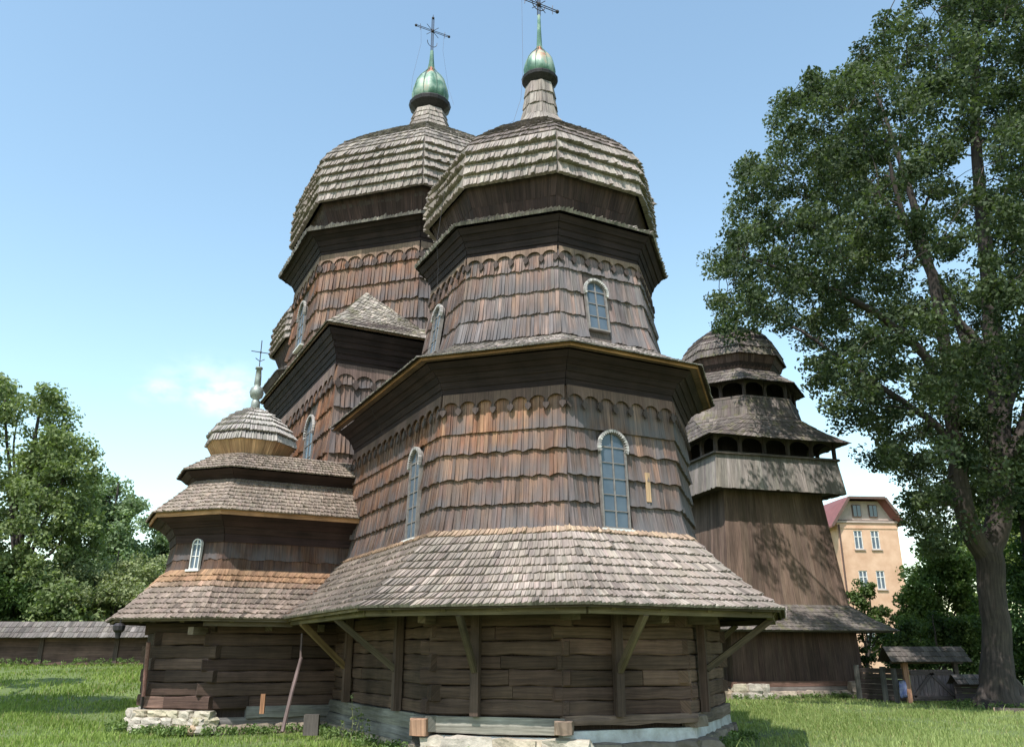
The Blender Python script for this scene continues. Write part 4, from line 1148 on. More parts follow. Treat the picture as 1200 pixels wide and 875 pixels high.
# foundation stones
def stone(parent, c, size, col, name='stone', seed=None):
    a = Acc(); n = 3
    V = []; F = []
    us = np.linspace(-1, 1, 4)
    idx = {}
    def key(p):
        k = tuple(np.round(p, 3))
        if k not in idx: idx[k] = len(V); V.append(np.array(p, float))
        return idx[k]
    for ax in range(3):
        for sg in (-1, 1):
            for i in range(3):
                for j in range(3):
                    q = []
                    for (a_, b_) in ((i, j), (i + 1, j), (i + 1, j + 1), (i, j + 1)):
                        p = [0, 0, 0]; p[ax] = sg; p[(ax + 1) % 3] = us[a_]; p[(ax + 2) % 3] = us[b_]; q.append(key(p))
                    F.append(q if sg > 0 else q[::-1])
    V = np.array(V); ln = np.linalg.norm(V, axis=1)[:, None]
    V = V * (0.62 + 0.38 / ln * 1.2) + RNG.normal(0, 0.07, V.shape)
    rz = RNG.uniform(-0.25, 0.25)
    Rm = np.array([[math.cos(rz), -math.sin(rz), 0], [math.sin(rz), math.cos(rz), 0], [0, 0, 1]])
    W = (V * np.asarray(size) / 2) @ Rm.T + np.asarray(c)
    a.add(W, F, col); return a.build(name, M_STONE, parent)
def stones_along(parent, chain, r, k, u0, u1, z0, z1, rows, dep, wid, col, ctr):
    pts = chain(r); a0, a1 = np.array(pts[k]), np.array(pts[k + 1]); W = np.linalg.norm(a1 - a0); d = (a1 - a0) / W
    nrm = np.array((d[1], -d[0]))
    if nrm @ ((a0 + a1) / 2 - ctr) < 0: nrm = -nrm
    ang = math.atan2(-d[1], d[0])
    for q in range(rows):
        x = u0 * W - RNG.random() * 0.15
        zc = z0 + (z1 - z0) * (q + 0.5) / rows
        while x < u1 * W:
            w_ = wid * RNG.uniform(0.6, 1.5)
            e_, s_ = a0 + d * (x + w_ / 2) + nrm * (dep * RNG.uniform(0.7, 1.1) - 0.1 - 0.05 * q)
            o = stone(parent, (0, 0, 0), (w_ * 1.08, 0.36, (z1 - z0) / rows * 1.15), jit(col, 1, 0.16)[0])
            o.location = P(e_, s_, zc); o.rotation_euler = (0, 0, ang)
            x += w_ + 0.02
stones_along(CH, L_ch, LR, 1, 0.0, 1.0, -1.86, -1.46, 1, 0.13, 0.6, (1.0, 0.92, 0.84), np.zeros(2))
stones_along(CH, L_ch, LR, 2, 0.0, 1.0, -1.86, -1.54, 1, 0.12, 0.8, (0.42, 0.40, 0.39), np.zeros(2))
stones_along(CH, L_ch, LR, 3, 0.0, 1.0, -1.86, -1.52, 1, 0.12, 0.6, (0.45, 0.43, 0.41), np.zeros(2))
stones_along(CH, L_ch, LR, 0, 0.0, 1.0, -1.84, -1.62, 1, 0.12, 0.4, (0.6, 0.56, 0.5), np.zeros(2))
stones_along(CH, K_ch, KL, 1, -0.05, 0.98, -1.76, -1.28, 3, 0.17, 0.36, (1.25, 1.12, 0.95), np.array((KE, 4.6)))
stones_along(CH, K_ch, KL, 0, 0.93, 1.04, -1.76, -1.42, 2, 0.15, 0.3, (1.4, 1.1, 0.85), np.array((KE, 4.6)))
stones_along(CH, K_ch, KL, 0, 0.0, 0.9, -1.86, -1.6, 1, 0.06, 0.35, (0.55, 0.5, 0.45), np.array((KE, 4.6)))
stones_along(CH, K_ch, KL, 2, 0.0, 1.0, -1.74, -1.34, 2, 0.2, 0.3, (1.3, 1.25, 1.15), np.array((KE, 4.6)))
# lightning-conductor wires
inv = math.atan2(-0.887, 0.462)
def wire(pts, name='conductor_wire', r=0.0045):
    a = Acc(); a.tube(pts, r, 4, (0.05, 0.05, 0.05)); a.build(name, M_IRON, CH)
b0, cz, al = cr1
wire([cz - (0, al * .9, 0), P(0, 0.55, 15.8), P(0, 0.62, 14.8), P(0.1, 0.9, 13.9), P(0.3, 2.6, 12.4), P(0.3, 2.95, 11.2), P(0.2, 3.1, 9.6), P(0.1, 3.0, 9.0), P(0.0, 3.0, 7.0), P(-1.9, 4.0, 6.0), P(-1.9, 3.55, 5.2), P(-2.1, 3.5, 4.0), P(-2.2, 3.5, 2.6)])
b0, cz, al = cr2
wire([cz + (0, al * .7, 0), P(NE, NS - 0.5, 24.4), P(NE, NS - 0.8, 22.6), P(NE + 0.3, NS - 0.95, 21.6)])
wire([cz - (0, al * .7, 0), P(NE, NS + 0.5, 24.4), P(NE, NS + 0.8, 22.6), P(NE + 0.3, NS + 0.95, 21.6)])
wire([P(NE + 4.9, NS + 1.6, 15.3), P(NE + 4.9, NS + 1.5, 13.5), P(NE + 4.6, NS + 1.1, 12.6), P(NE + 4.7, NS + 0.9, 9.6), P(NE + 4.85, NS + 1.0, 9.0)])

# pipes and sticks by the side chapel
def wp(px, py, Y): return at(px, py, Y)
t = empty('downpipe', tuple(wp(165, 838, 21.4))); meta(t, 'reddish metal pipe standing upright at the left end of the side chapel', 'pipe')
o0 = np.array(t.location)
a = Acc(); a.tube([wp(174, 752, 20.9) - o0, wp(168, 815, 21.2) - o0], 0.05, 8, (0.2, 0.1, 0.08)); a.build('pipe', M_RUST, t)
a = Acc(); a.tube([wp(169, 808, 21.2) - o0, (0, 0, -0.1)], 0.025, 6, (0.1, 0.08, 0.07)); a.build('lower_rod', M_IRON, t)
t = empty('funnel', tuple(wp(139, 738, 20.4))); meta(t, 'black metal funnel hanging under the left tip of the chapel eave', 'funnel')
a = Acc(); a.lathe([(0.05, -0.18), (0.07, -0.06), (0.13, 0.0), (0.14, 0.1), (0.08, 0.16)], (0, 0, 0), 10, (0.04, 0.04, 0.04)); a.build('hopper', M_IRON, t)
a = Acc(); a.tube([(0, 0, 0.12), (0.03, 0, 0.24), (0.12, 0, 0.3)], 0.015, 5); a.build('hook', M_IRON, t)
t = empty('leaning_pole', tuple(wp(331, 856, 19.6))); meta(t, 'thin grey broken pole leaning against the log wall of the side chapel', 'pole')
o0 = np.array(t.location)
a = Acc(); a.tube([wp(331, 857, 19.6) - o0, wp(342, 810, 19.9) - o0, wp(353, 770, 20.4) - o0], [0.045, 0.042, 0.04], 7, (0.17, 0.12, 0.11)); a.build('lower_piece', M_LOG, t)
a = Acc(); a.tube([wp(352, 774, 20.35) - o0, wp(354, 742, 20.6) - o0], [0.028, 0.024], 6, (0.14, 0.10, 0.09)); a.build('upper_piece', M_LOG, t)
a = Acc(); p = wp(307, 833, 20.3); a.box((-0.05, -0.03, 0), (0.05, 0.03, 0.42), (0.30, 0.15, 0.08)); o = a.build('board_stub', M_BOARD); o.location = tuple(p - np.array((0, 0, 0.05)))
meta(o, 'short reddish board stub standing against the chapel log wall', 'board')
a = Acc(); a.box((-0.16, -0.06, 0), (0.16, 0.08, 0.42), (0.10, 0.085, 0.075)); o = a.build('wood_block', M_LOG); o.location = tuple(wp(364, 861, 19.55)); meta(o, 'dark squared timber block at the foot of the wall right of the leaning pole', 'block')

# ------------------------------------------------------------------ bell tower
BA = math.radians(16)
BT = empty('bell_tower', (11.2, 40.0, 0.0), math.atan2(-math.cos(BA), math.sin(BA)))
meta(BT, 'dark wooden bell tower with open arcaded galleries and an octagonal shingled dome', 'bell tower')
B_sq = sq_chain(0, 0); B_oc = oct_chain(0, 0)
RB = roof_col((0.145, 0.122, 0.108), amt=0.16)
def bcol(base, amt=0.17):
    base = np.array(base)
    return lambda k, t, n, u: jit(base * (1.0 + 0.1 * (t - 0.5)), n, amt)
core = Acc(); bd = Acc()
body = [(2.95, 1.9), (2.75, 3.2), (2.52, 6.95)]
for k, L, R in strips(B_sq, body): surf(core, L, R)
for k, L, R in strips(B_sq, [(3.08, -1.5), (3.03, 1.1)]): surf(core, L, R)
cap_poly(core, B_sq(2.52)[:-1], 8.3)
for k, L, R in strips(B_sq, [(2.3, 6.9), (2.2, 9.6)]): surf(core, L, R, (0.035, 0.028, 0.025))
for k, L, R in strips(B_oc, [(1.75, 10.5), (1.7, 12.6)]): surf(core, L, R, (0.035, 0.028, 0.025))
bw = core.build('tower_wall', M_BOARD, BT)
for k, L, R in strips(B_sq, body):
    shingles(bd, L, R, P(0, 0, 4), 1, 0.19, 0.035, bcol((0.155, 0.105, 0.080), 0.17), (0, 1), 0.0, lap=0, fidx=k, individual=bw if k in (0, 3) else None, mat=M_BOARD, name='wall_board', wedge=0.35)
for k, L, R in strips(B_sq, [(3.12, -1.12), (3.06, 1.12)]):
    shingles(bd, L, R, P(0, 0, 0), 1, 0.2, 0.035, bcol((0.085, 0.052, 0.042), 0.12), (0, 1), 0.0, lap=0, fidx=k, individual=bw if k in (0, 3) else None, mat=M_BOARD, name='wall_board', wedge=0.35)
bd.build('rear_boards', M_BOARD, BT, kind='stuff')
# gallery floor, parapet
core = Acc(); bd = Acc()
for k, L, R in strips(B_sq, [(2.5, 6.95), (3.22, 7.0)]): surf(core, L, R, (0.07, 0.05, 0.04))
for k, L, R in strips(B_sq, [(3.25, 6.98), (3.12, 8.42)]): surf(core, L, R)
for k, L, R in strips(B_sq, [(3.12, 8.42), (2.3, 8.42)]): surf(core, L, R)
core.build('gallery', M_BOARD, BT)
gal = [o for o in BT.children if o.name.startswith('gallery')][0]
for k, L, R in strips(B_sq, [(3.29, 6.86), (3.15, 8.42)]):
    shingles(bd, L, R, P(0, 0, 7.5), 1, 0.18, 0.04, bcol((0.25, 0.22, 0.195), 0.14), (0, 1), 0.03, lap=0, fidx=k, individual=gal if k in (0, 3) else None, mat=M_BOARD, name='parapet_board', wedge=0.3)
bd.build('rear_parapet_boards', M_BOARD, BT, kind='stuff')
for k in range(4):
    c_ = B_sq(3.2); a = Acc(); a.bar(P(*c_[k], 8.47), P(*c_[k + 1], 8.47), 0.16, 0.09, (0.16, 0.13, 0.11)); a.build('handrail', M_BOARD, BT)
def gallery_posts(chain, r, z0, z1, nbay, faces, pw, col, archdrop):
    pts = chain(r)
    for k in faces:
        a0, a1 = np.array(pts[k]), np.array(pts[k + 1]); W = np.linalg.norm(a1 - a0); d = (a1 - a0) / W
        for i in range(nbay + 1):
            if i == nbay and len(faces) > 3: continue
            e_, s_ = a0 + d * W * i / nbay
            a = Acc(); a.bar(P(e_, s_, z0), P(e_, s_, z1), pw, pw, jit(col, 1, 0.12)[0], up=(1, 0.2, 0)); a.build('gallery_post', M_BOARD, BT)
        O = np.array(P(*a0, z1)); U = np.array(P(*a1, z1)) - O; U /= np.linalg.norm(U); V = np.array((0, 0, 1.)); N = np.cross(U, V)
        un = W / nbay; a = Acc()
        for i in range(nbay):
            x0 = i * un + pw / 2; x1 = (i + 1) * un - pw / 2; rx = (x1 - x0) / 2
            top = [(x1, 0), (x0, 0), (x0, -archdrop)]
            for t in np.linspace(0, PI, 9)[1:-1]: top.append(((x0 + x1) / 2 - rx * math.cos(t), -archdrop + (archdrop - 0.06) * math.sin(t)))
            top.append((x1, -archdrop))
            a.poly_prism(top, O - N * 0.03, U, V, N, 0.06, jit(col, 1, 0.1)[0])
        a.build('arched_brace', M_BOARD, BT)
gallery_posts(B_sq, 3.08, 8.45, 9.32, 5, (0, 1, 2, 3), 0.14, (0.11, 0.085, 0.072), 0.42)
core = Acc(); sh = Acc()
# big tent roof: square eave to octagonal drum
sq = B_sq(3.62); oc = B_oc(3.02)
ZE, ZD = 9.22, 10.42
for k in range(4):
    pair = [(0, 1), (2, 3), (4, 5), (6, 7)][k]
    Lq = [P(*sq[k], ZE), P(*((np.array(sq[k]) * 0.5 + np.array(oc[pair[0]]) * 0.5)), ZE + 0.48), P(*oc[pair[0]], ZD)]
    Rq = [P(*sq[k + 1], ZE), P(*((np.array(sq[k + 1]) * 0.5 + np.array(oc[pair[1]]) * 0.5)), ZE + 0.48), P(*oc[pair[1]], ZD)]
    surf(core, Lq, Rq); shingles(sh, Lq, Rq, P(0, 0, 8), 5, 0.15, 0.04, RB, (0, 1), 0.03, lap=0.4, fidx=k, drop=0.04)
    idx = {0: (7, 0), 1: (1, 2), 2: (3, 4), 3: (5, 6)}[k]
    Lq = [np.array(P(*sq[k], ZE)), np.array(P(*oc[idx[0]], ZD))]; Rq = [np.array(P(*sq[k], ZE)) + 0.001, np.array(P(*oc[idx[1]], ZD))]
    m0 = [P(*sq[k], ZE), P(*((np.array(sq[k]) * 0.5 + np.array(oc[idx[0]]) * 0.5)), ZE + 0.48), P(*oc[idx[0]], ZD)]
    m1 = [P(*(np.array(sq[k]) + 0.002), ZE), P(*((np.array(sq[k]) * 0.5 + np.array(oc[idx[1]]) * 0.5)), ZE + 0.48), P(*oc[idx[1]], ZD)]
    surf(core, m0, m1); shingles(sh, m0, m1, P(0, 0, 8), 5, 0.15, 0.04, RB, (0, 1), 0.03, lap=0.4, fidx=k)
for k, L, R in strips(B_sq, [(3.55, 9.20), (3.0, 9.4)]): surf(core, L, R, (0.08, 0.06, 0.05))
dr = [(3.02, 10.4), (2.86, 10.8), (2.80, 11.3)]
for k, L, R in strips(B_oc, dr):
    surf(core, L, R); shingles(sh, L, R, P(0, 0, 10), 2, 0.15, 0.045, roof_col((0.15, 0.125, 0.11), amt=0.16), (0, 1), 0.02, lap=0.2, fidx=k)
cap_poly(core, B_oc(2.8)[:-1], 11.28)
core.build('tent_roof', M_BOARD, BT)
gallery_posts(B_oc, 2.66, 11.28, 12.2, 2, range(8), 0.12, (0.11, 0.085, 0.072), 0.40)
core = Acc(); rl = Acc()
for k in range(8):
    c_ = B_oc(2.76); rl.bar(P(*c_[k], 11.36), P(*c_[k + 1], 11.36), 0.12, 0.1, (0.17, 0.14, 0.12))
rl.build('handrail', M_BOARD, BT)
for prof, n, cl in (([(3.12, 12.12), (2.5, 12.62), (1.98, 13.05)], 4, RB), ):
    for k, L, R in strips(B_oc, prof): surf(core, L, R); shingles(sh, L, R, P(0, 0, 11), n, 0.14, 0.04, cl, (0, 1), 0.03, lap=0.4, fidx=k, drop=0.04)
for k, L, R in strips(B_oc, [(3.05, 12.1), (2.5, 12.25)]): surf(core, L, R, (0.07, 0.05, 0.04))
ub = Acc()
for k, L, R in strips(B_oc, [(1.95, 12.95), (2.15, 13.25), (2.38, 13.75)]): surf(core, L, R); shingles(ub, L, R, P(0, 0, 14.5), 2, 0.16, 0.03, bcol((0.13, 0.085, 0.07)), (0, 1), 0.01, lap=0.2, fidx=k)
for k, L, R in strips(B_oc, [(2.45, 13.70), (2.36, 14.15), (2.12, 14.65), (1.7, 15.15), (1.1, 15.55), (0.25, 15.85)]):
    surf(core, L, R); shingles(sh, L, R, P(0, 0, 13), 8, 0.14, 0.045, roof_col((0.165, 0.14, 0.125), amt=0.16), (0, 1), 0.025, lap=0.3, fidx=k, drop=0.02)
core.build('dome', M_BOARD, BT); ub.build('dome_underside', M_BOARD, BT, kind='stuff')
a = Acc(); a.lathe([(0.27, 0), (0.16, 0.12), (0.1, 0.2), (0.03, 0.35)], P(0, 0, 15.8), 10, (0.2, 0.17, 0.15)); a.build('finial', M_ROOF, BT)
# skirt roof
core = Acc()
for k, L, R in strips(B_sq, [(4.28, 0.92), (3.6, 1.38), (2.9, 2.05)]):
    surf(core, L, R); shingles(sh, L, R, P(0, 0, 0), 7, 0.15, 0.035, roof_col((0.13, 0.11, 0.098), amt=0.15), (0, 1), 0.02, lap=0.35, fidx=k, drop=0.04)
core.build('skirt_roof', M_BOARD, BT)
sh.build('roof_shingles', M_ROOFM, BT, kind='stuff')
fascia(BT, B_sq, 4.2, 0.92, 0.08, 0.03, (0.10, 0.08, 0.06))
# base: sill logs and rough stones
for k in (0, 3):
    pts = B_sq(3.2)
    a0, a1 = np.array(pts[k]), np.array(pts[k + 1]); d = (a1 - a0) / np.linalg.norm(a1 - a0); W = np.linalg.norm(a1 - a0)
    for z, u0, u1, cl in ((-1.2, -0.02, 1.02, (0.15, 0.085, 0.065)), (-1.42, 0.05, 1.0, (0.17, 0.145, 0.13))):
        a = Acc(); p0 = a0 + d * W * u0; p1 = a0 + d * W * u1; a.bar(P(*p0, z), P(*p1, z), 0.2, 0.21, cl); a.build('sill_beam', M_LOG, BT)
stones_along(BT, B_sq, 3.25, 0, 0.0, 0.22, -1.85, -1.2, 2, 0.28, 0.6, (1.5, 1.35, 1.1), np.zeros(2))
stones_along(BT, B_sq, 3.25, 0, 0.22, 1.02, -1.85, -1.5, 1, 0.16, 0.55, (0.75, 0.7, 0.65), np.zeros(2))
stones_along(BT, B_sq, 3.3, 0, 0.84, 1.12, -1.85, -1.15, 2, 0.3, 0.5, (0.7, 0.66, 0.62), np.zeros(2))
stones_along(BT, B_sq, 3.25, 3, 0.0, 1.0, -1.85, -1.4, 1, 0.18, 0.6, (0.9, 0.82, 0.7), np.zeros(2))
stones_along(BT, B_sq, 3.25, 1, 0.0, 1.0, -1.85, -1.4, 1, 0.18, 0.6, (0.8, 0.72, 0.6), np.zeros(2))


# ------------------------------------------------------------------ ground and grass
def axis_pts(lo, hi, fine_lo, fine_hi, step, big):
    a = list(np.arange(lo, fine_lo, big)) + list(np.arange(fine_lo, fine_hi, step)) + list(np.arange(fine_hi, hi + big, big))
    return np.unique(np.round(a, 3))
gx = axis_pts(-900, 900, -60, 70, 1.0, 60); gy = axis_pts(-300, 1500, -20, 110, 1.0, 60)
GX, GY = np.meshgrid(gx, gy)
GZ = ground_z(GX, GY)
V = np.stack([GX.ravel(), GY.ravel(), GZ.ravel()], 1); nx, ny = len(gx), len(gy)
ii, jj = np.meshgrid(np.arange(nx - 1), np.arange(ny - 1)); q = (jj * nx + ii).ravel()
me = bpy.data.meshes.new('ground')
me.from_pydata(V.tolist(), [], np.stack([q, q + 1, q + nx + 1, q + nx], 1).tolist())
me.polygons.foreach_set('use_smooth', [True] * len(me.polygons))
M_GRD = plain_mat('lawn', (0.09, 0.125, 0.035), 0.95, scale=0.45, col2=(0.13, 0.165, 0.05), bump=0.8, bscale=9)
me.materials.append(M_GRD)
g = bpy.data.objects.new('ground', me); COL.objects.link(g); meta(g, kind='structure')

def foot(x, y):
    """inside the plan of a building or wall"""
    dx, dy = x - 0.8, y - 20.0
    e = dx * 0.462 - dy * 0.887; s_ = -dx * 0.887 - dy * 0.462
    ae, as_ = np.abs(e), np.abs(s_)
    m = (e > -5) & (e < 4.05) & (as_ < 4.05) & (ae * (e > 0) + as_ < 4.05 * 1.4142)
    ke, ks = np.abs(e + 6.4), s_ - 5.9
    m |= (ke < 2.25) & (ks < 2.25) & (ks > -4) & (ke + np.maximum(ks, 0) < 2.25 * 1.4142)
    m |= (np.abs(e - NE) < 4.9) & (np.abs(s_ - NS) < 4.9)
    n1 = (x - 11.2) * math.sin(BA) - (y - 40) * math.cos(BA); n2 = (x - 11.2) * math.cos(BA) + (y - 40) * math.sin(BA)
    m |= (np.abs(n1) < 3.4) & (np.abs(n2) < 3.4)
    return m
def grass(region, dens, hmin, hmax, wid, c0, c1):
    (x0, x1, y0, y1) = region
    n = int((x1 - x0) * (y1 - y0) * dens)
    x = RNG.uniform(x0, x1, n); y = RNG.uniform(y0, y1, n)
    z = ground_z(x, y)
    px, py = proj(np.stack([x, y, z + 0.1], 1))
    k = (px > -60) & (px < 1260) & (py < 900) & ~foot(x, y)
    # uneven growth
    pn = np.sin(x * 1.1 + np.sin(y * 0.8) * 2) * np.cos(y * 0.9 + 1.3 * np.sin(x * 0.5))
    pn2 = np.sin(x * 0.33 + 2) * np.cos(y * 0.27 - 1) + 0.5 * np.sin(x * 0.9 - y * 0.7)
    k &= RNG.random(n) < 0.62 + 0.45 * pn
    near = foot(x - 0.35, y + 0.4) | foot(x + 0.4, y + 0.2) | foot(x, y - 0.3); k &= ~near | (RNG.random(n) < 0.35)
    x, y, z, pn, pn2 = x[k], y[k], z[k], pn[k], pn2[k]; n = len(x)
    h = RNG.uniform(hmin, hmax, n) * (1 + 0.35 * pn)
    tall = RNG.random(n) < 0.012; h = np.where(tall, h * 2.6, h)
    a = RNG.uniform(0, 2 * PI, n); lean = RNG.uniform(0.1, 0.6, n) * h; la = RNG.uniform(0, 2 * PI, n)
    w = wid * RNG.uniform(0.6, 1.4, n)
    b = np.stack([x, y, z - 0.01], 1)
    sx = np.stack([np.cos(a) * w, np.sin(a) * w, np.zeros(n)], 1)
    m_ = b + np.stack([np.cos(la) * lean * 0.35, np.sin(la) * lean * 0.35, h * 0.6], 1)
    t = b + np.stack([np.cos(la) * lean, np.sin(la) * lean, h], 1)
    V = np.stack([b - sx, b + sx, m_ + sx * 0.75, m_ - sx * 0.75, t], 1)
    mixv = np.clip(RNG.normal(0.45, 0.25, n) + 0.2 * pn2, 0, 1)[:, None]
    c = np.array(c0) + (np.array(c1) - np.array(c0)) * mixv
    dry = RNG.random(n) < 0.06; c[dry] = (0.30, 0.27, 0.13)
    return V, c
def mesh_np(name, V, quads, tris, col, mat):
    """fast mesh of many small separate faces"""
    me = bpy.data.meshes.new(name)
    nv = len(V); me.vertices.add(nv); me.vertices.foreach_set('co', V.ravel().astype(np.float32))
    loops = np.concatenate([quads.ravel(), tris.ravel()]) if len(tris) else quads.ravel()
    me.loops.add(len(loops)); me.loops.foreach_set('vertex_index', loops.astype(np.int32))
    tot = np.concatenate([np.full(len(quads), 4), np.full(len(tris), 3)]).astype(np.int32)
    st = np.concatenate([[0], np.cumsum(tot)[:-1]]).astype(np.int32)
    me.polygons.add(len(tot)); me.polygons.foreach_set('loop_start', st); me.polygons.foreach_set('loop_total', tot)
    ca = me.attributes.new('col', 'FLOAT_COLOR', 'POINT')
    c4 = np.ones((nv, 4), np.float32); c4[:, :3] = col; ca.data.foreach_set('color', c4.ravel())
    me.materials.append(mat); me.update(calc_edges=True)
    o = bpy.data.objects.new(name, me); COL.objects.link(o); return o
GV, GC = [], []
for rg, dn, h0, h1, w_, c0, c1 in (((-24, -2, 13.5, 27), 420, 0.05, 0.13, 0.010, (0.12, 0.175, 0.035), (0.32, 0.40, 0.11)),
                                  ((2, 24, 13.5, 30), 420, 0.05, 0.13, 0.010, (0.16, 0.21, 0.055), (0.37, 0.42, 0.17)),
                                  ((-32, -6, 27, 39), 160, 0.06, 0.13, 0.018, (0.12, 0.175, 0.035), (0.32, 0.40, 0.11)),
                                  ((3, 32, 30, 46), 130, 0.06, 0.13, 0.018, (0.16, 0.21, 0.055), (0.36, 0.41, 0.165))):
    v_, c_ = grass(rg, dn, h0, h1, w_, c0, c1); GV.append(v_); GC.append(c_)
GV = np.concatenate(GV); GC = np.concatenate(GC); n = len(GV)
bi = (np.arange(n) * 5)[:, None]
o = mesh_np('grass', GV.reshape(-1, 3), bi + np.array([[0, 1, 2, 3]]), bi + np.array([[3, 2, 4]]), np.repeat(GC, 5, 0), M_GRASSB)
meta(o, 'short green lawn grass growing around the church', 'grass', kind='stuff')
# weeds along the foot of the walls and small white flowers
WV, WQ, WC = [], [], []
def leaf_quads(cen, dirs, nrm, ln, wd):
    t = np.cross(dirs, nrm); t /= np.linalg.norm(t, axis=1)[:, None] + 1e-9
    a = cen - dirs * ln[:, None] * 0.5; b = cen + dirs * ln[:, None] * 0.5
    mid = cen + nrm * (ln * 0.08)[:, None]
    return np.stack([a, mid + t * wd[:, None] * 0.5, b, mid - t * wd[:, None] * 0.5], 1)
def rand_dirs(n):
    d = RNG.normal(0, 1, (n, 3)); return d / np.linalg.norm(d, axis=1)[:, None]
def foliage(parent, name, cl, leaves, spread, leaf, cdark, clight, up=0.35, kind='stuff', flat=0.75, label=None, vz=None):
    """leaf-sized faces in clumps round the cluster centres"""
    cl = np.asarray(cl); m = len(cl)
    n = m * leaves
    cen = np.repeat(cl, leaves, 0)
    off = rand_dirs(n) * (RNG.random(n)[:, None] ** 0.45) * spread
    sc = np.repeat(RNG.uniform(0.65, 1.3, m), leaves)[:, None]
    off *= sc * np.array((1, 1, flat))
    pos = cen + off
    nr = rand_dirs(n) * 0.8 + np.array((0, 0, up)) + off / (spread + 1e-6) * 0.5; nr /= np.linalg.norm(nr, axis=1)[:, None]
    d = np.cross(nr, rand_dirs(n)); d /= np.linalg.norm(d, axis=1)[:, None] + 1e-9
    ln = leaf * RNG.uniform(0.7, 1.35, n)
    q = leaf_quads(pos, d, nr, ln, ln * 0.62)
    t = np.repeat(np.clip(RNG.normal(0.5, 0.22, m), 0, 1), leaves) + RNG.normal(0, 0.16, n)
    t = np.clip(t, 0, 1)[:, None]
    c = np.array(cdark) + (np.array(clight) - np.array(cdark)) * t
    c *= 1 + RNG.normal(0, 0.12, (n, 1)); c = np.clip(c, 0.005, 1)
    o = mesh_np(name, q.reshape(-1, 3), (np.arange(n) * 4)[:, None] + np.arange(4)[None], np.zeros((0, 3), int), np.repeat(c, 4, 0), M_LEAF)
    o.parent = parent
    if kind: o['kind'] = kind
    if label: o['label'] = label
    return o
def noise3(p, s, seed=0):
    p = p * s + seed
    return (np.sin(p[:, 0] * 1.3 + 1.7 * np.sin(p[:, 1] * 0.9 + seed)) + np.sin(p[:, 1] * 1.7 + 1.3 * np.sin(p[:, 2] * 1.1)) + np.sin(p[:, 2] * 1.5 + 1.9 * np.sin(p[:, 0] * 0.8 + 2))) / 3
def grow_tree(parent, base, limbs, cl, r0, origin, twig=0.02, nconn=None, seg=6, name='trunk', col=(0.06, 0.048, 0.042)):
    """limbs: hand-laid polylines with radii; every leaf clump is then joined to the nearest wood by a bent twig"""
    a = Acc(); pts = []; rad = []
    for pl, rr in limbs:
        pl = np.asarray(pl, float); rr = np.asarray(rr, float)
        # resample with a little wander
        T = np.linspace(0, 1, len(pl)); t = np.linspace(0, 1, (len(pl) - 1) * 4 + 1)
        P_ = np.stack([np.interp(t, T, pl[:, i]) for i in range(3)], 1); R_ = np.interp(t, T, rr)
        for _ in range(2): P_[1:-1] = (P_[:-2] + 2 * P_[1:-1] + P_[2:]) / 4
        P_[1:-1] += RNG.normal(0, 0.07 if rr[0] > 0.3 else 0.25, (len(P_) - 2, 3)) * R_[1:-1, None]
        a.tube(P_ - origin, R_, 12 if rr[0] > 0.25 else 7, np.array(col) * RNG.uniform(0.9, 1.1), cap=False)
        pts.append(P_); rad.append(R_)
    tr = a.build('trunk', M_BARK, parent, smooth=True)
    S = np.concatenate(pts); SR = np.concatenate(rad)
    k = (S[:, 2] > base[2] + 0.22 * (S[:, 2].max() - base[2])); S = S[k]; SR = SR[k]
    b = Acc(); order = np.argsort(np.min(np.linalg.norm(cl[:, None] - S[None], axis=2), axis=1))
    for i in order:
        c = cl[i]
        dd = np.linalg.norm(S - c, axis=1) + np.maximum(0, S[:, 2] - c[2]) * 1.2
        j = int(np.argmin(dd)); s_ = S[j]; L = np.linalg.norm(c - s_)
        if L < 0.15: continue
        m1 = s_ * 0.6 + c * 0.4 + RNG.normal(0, 0.06, 3) * L + (0, 0, 0.08 * L); m2 = s_ * 0.25 + c * 0.75 + RNG.normal(0, 0.05, 3) * L + (0, 0, 0.06 * L)
        r_s = min(SR[j] * 0.6, 0.02 + 0.016 * L + 0.02); r_s = max(r_s, twig)
        path = np.array([s_, m1, m2, c])
        b.tube(path - origin, [r_s, r_s * 0.75, r_s * 0.5, twig * 0.4], 4, np.array(col) * 0.9, cap=False)
        S = np.concatenate([S, path[1:]]); SR = np.concatenate([SR, [r_s * 0.75, r_s * 0.5, twig]])
    if b.n: b.build('branches', M_BARK, parent, smooth=True, kind='stuff')
    return tr
def in_poly(px, py, poly):
    ins = np.zeros(len(px), bool); n = len(poly)
    for i in range(n):
        x0, y0 = poly[i]; x1, y1 = poly[(i + 1) % n]
        c = ((y0 > py) != (y1 > py)) & (px < (x1 - x0) * (py - y0) / (y1 - y0 + 1e-9) + x0)
        ins ^= c
    return ins

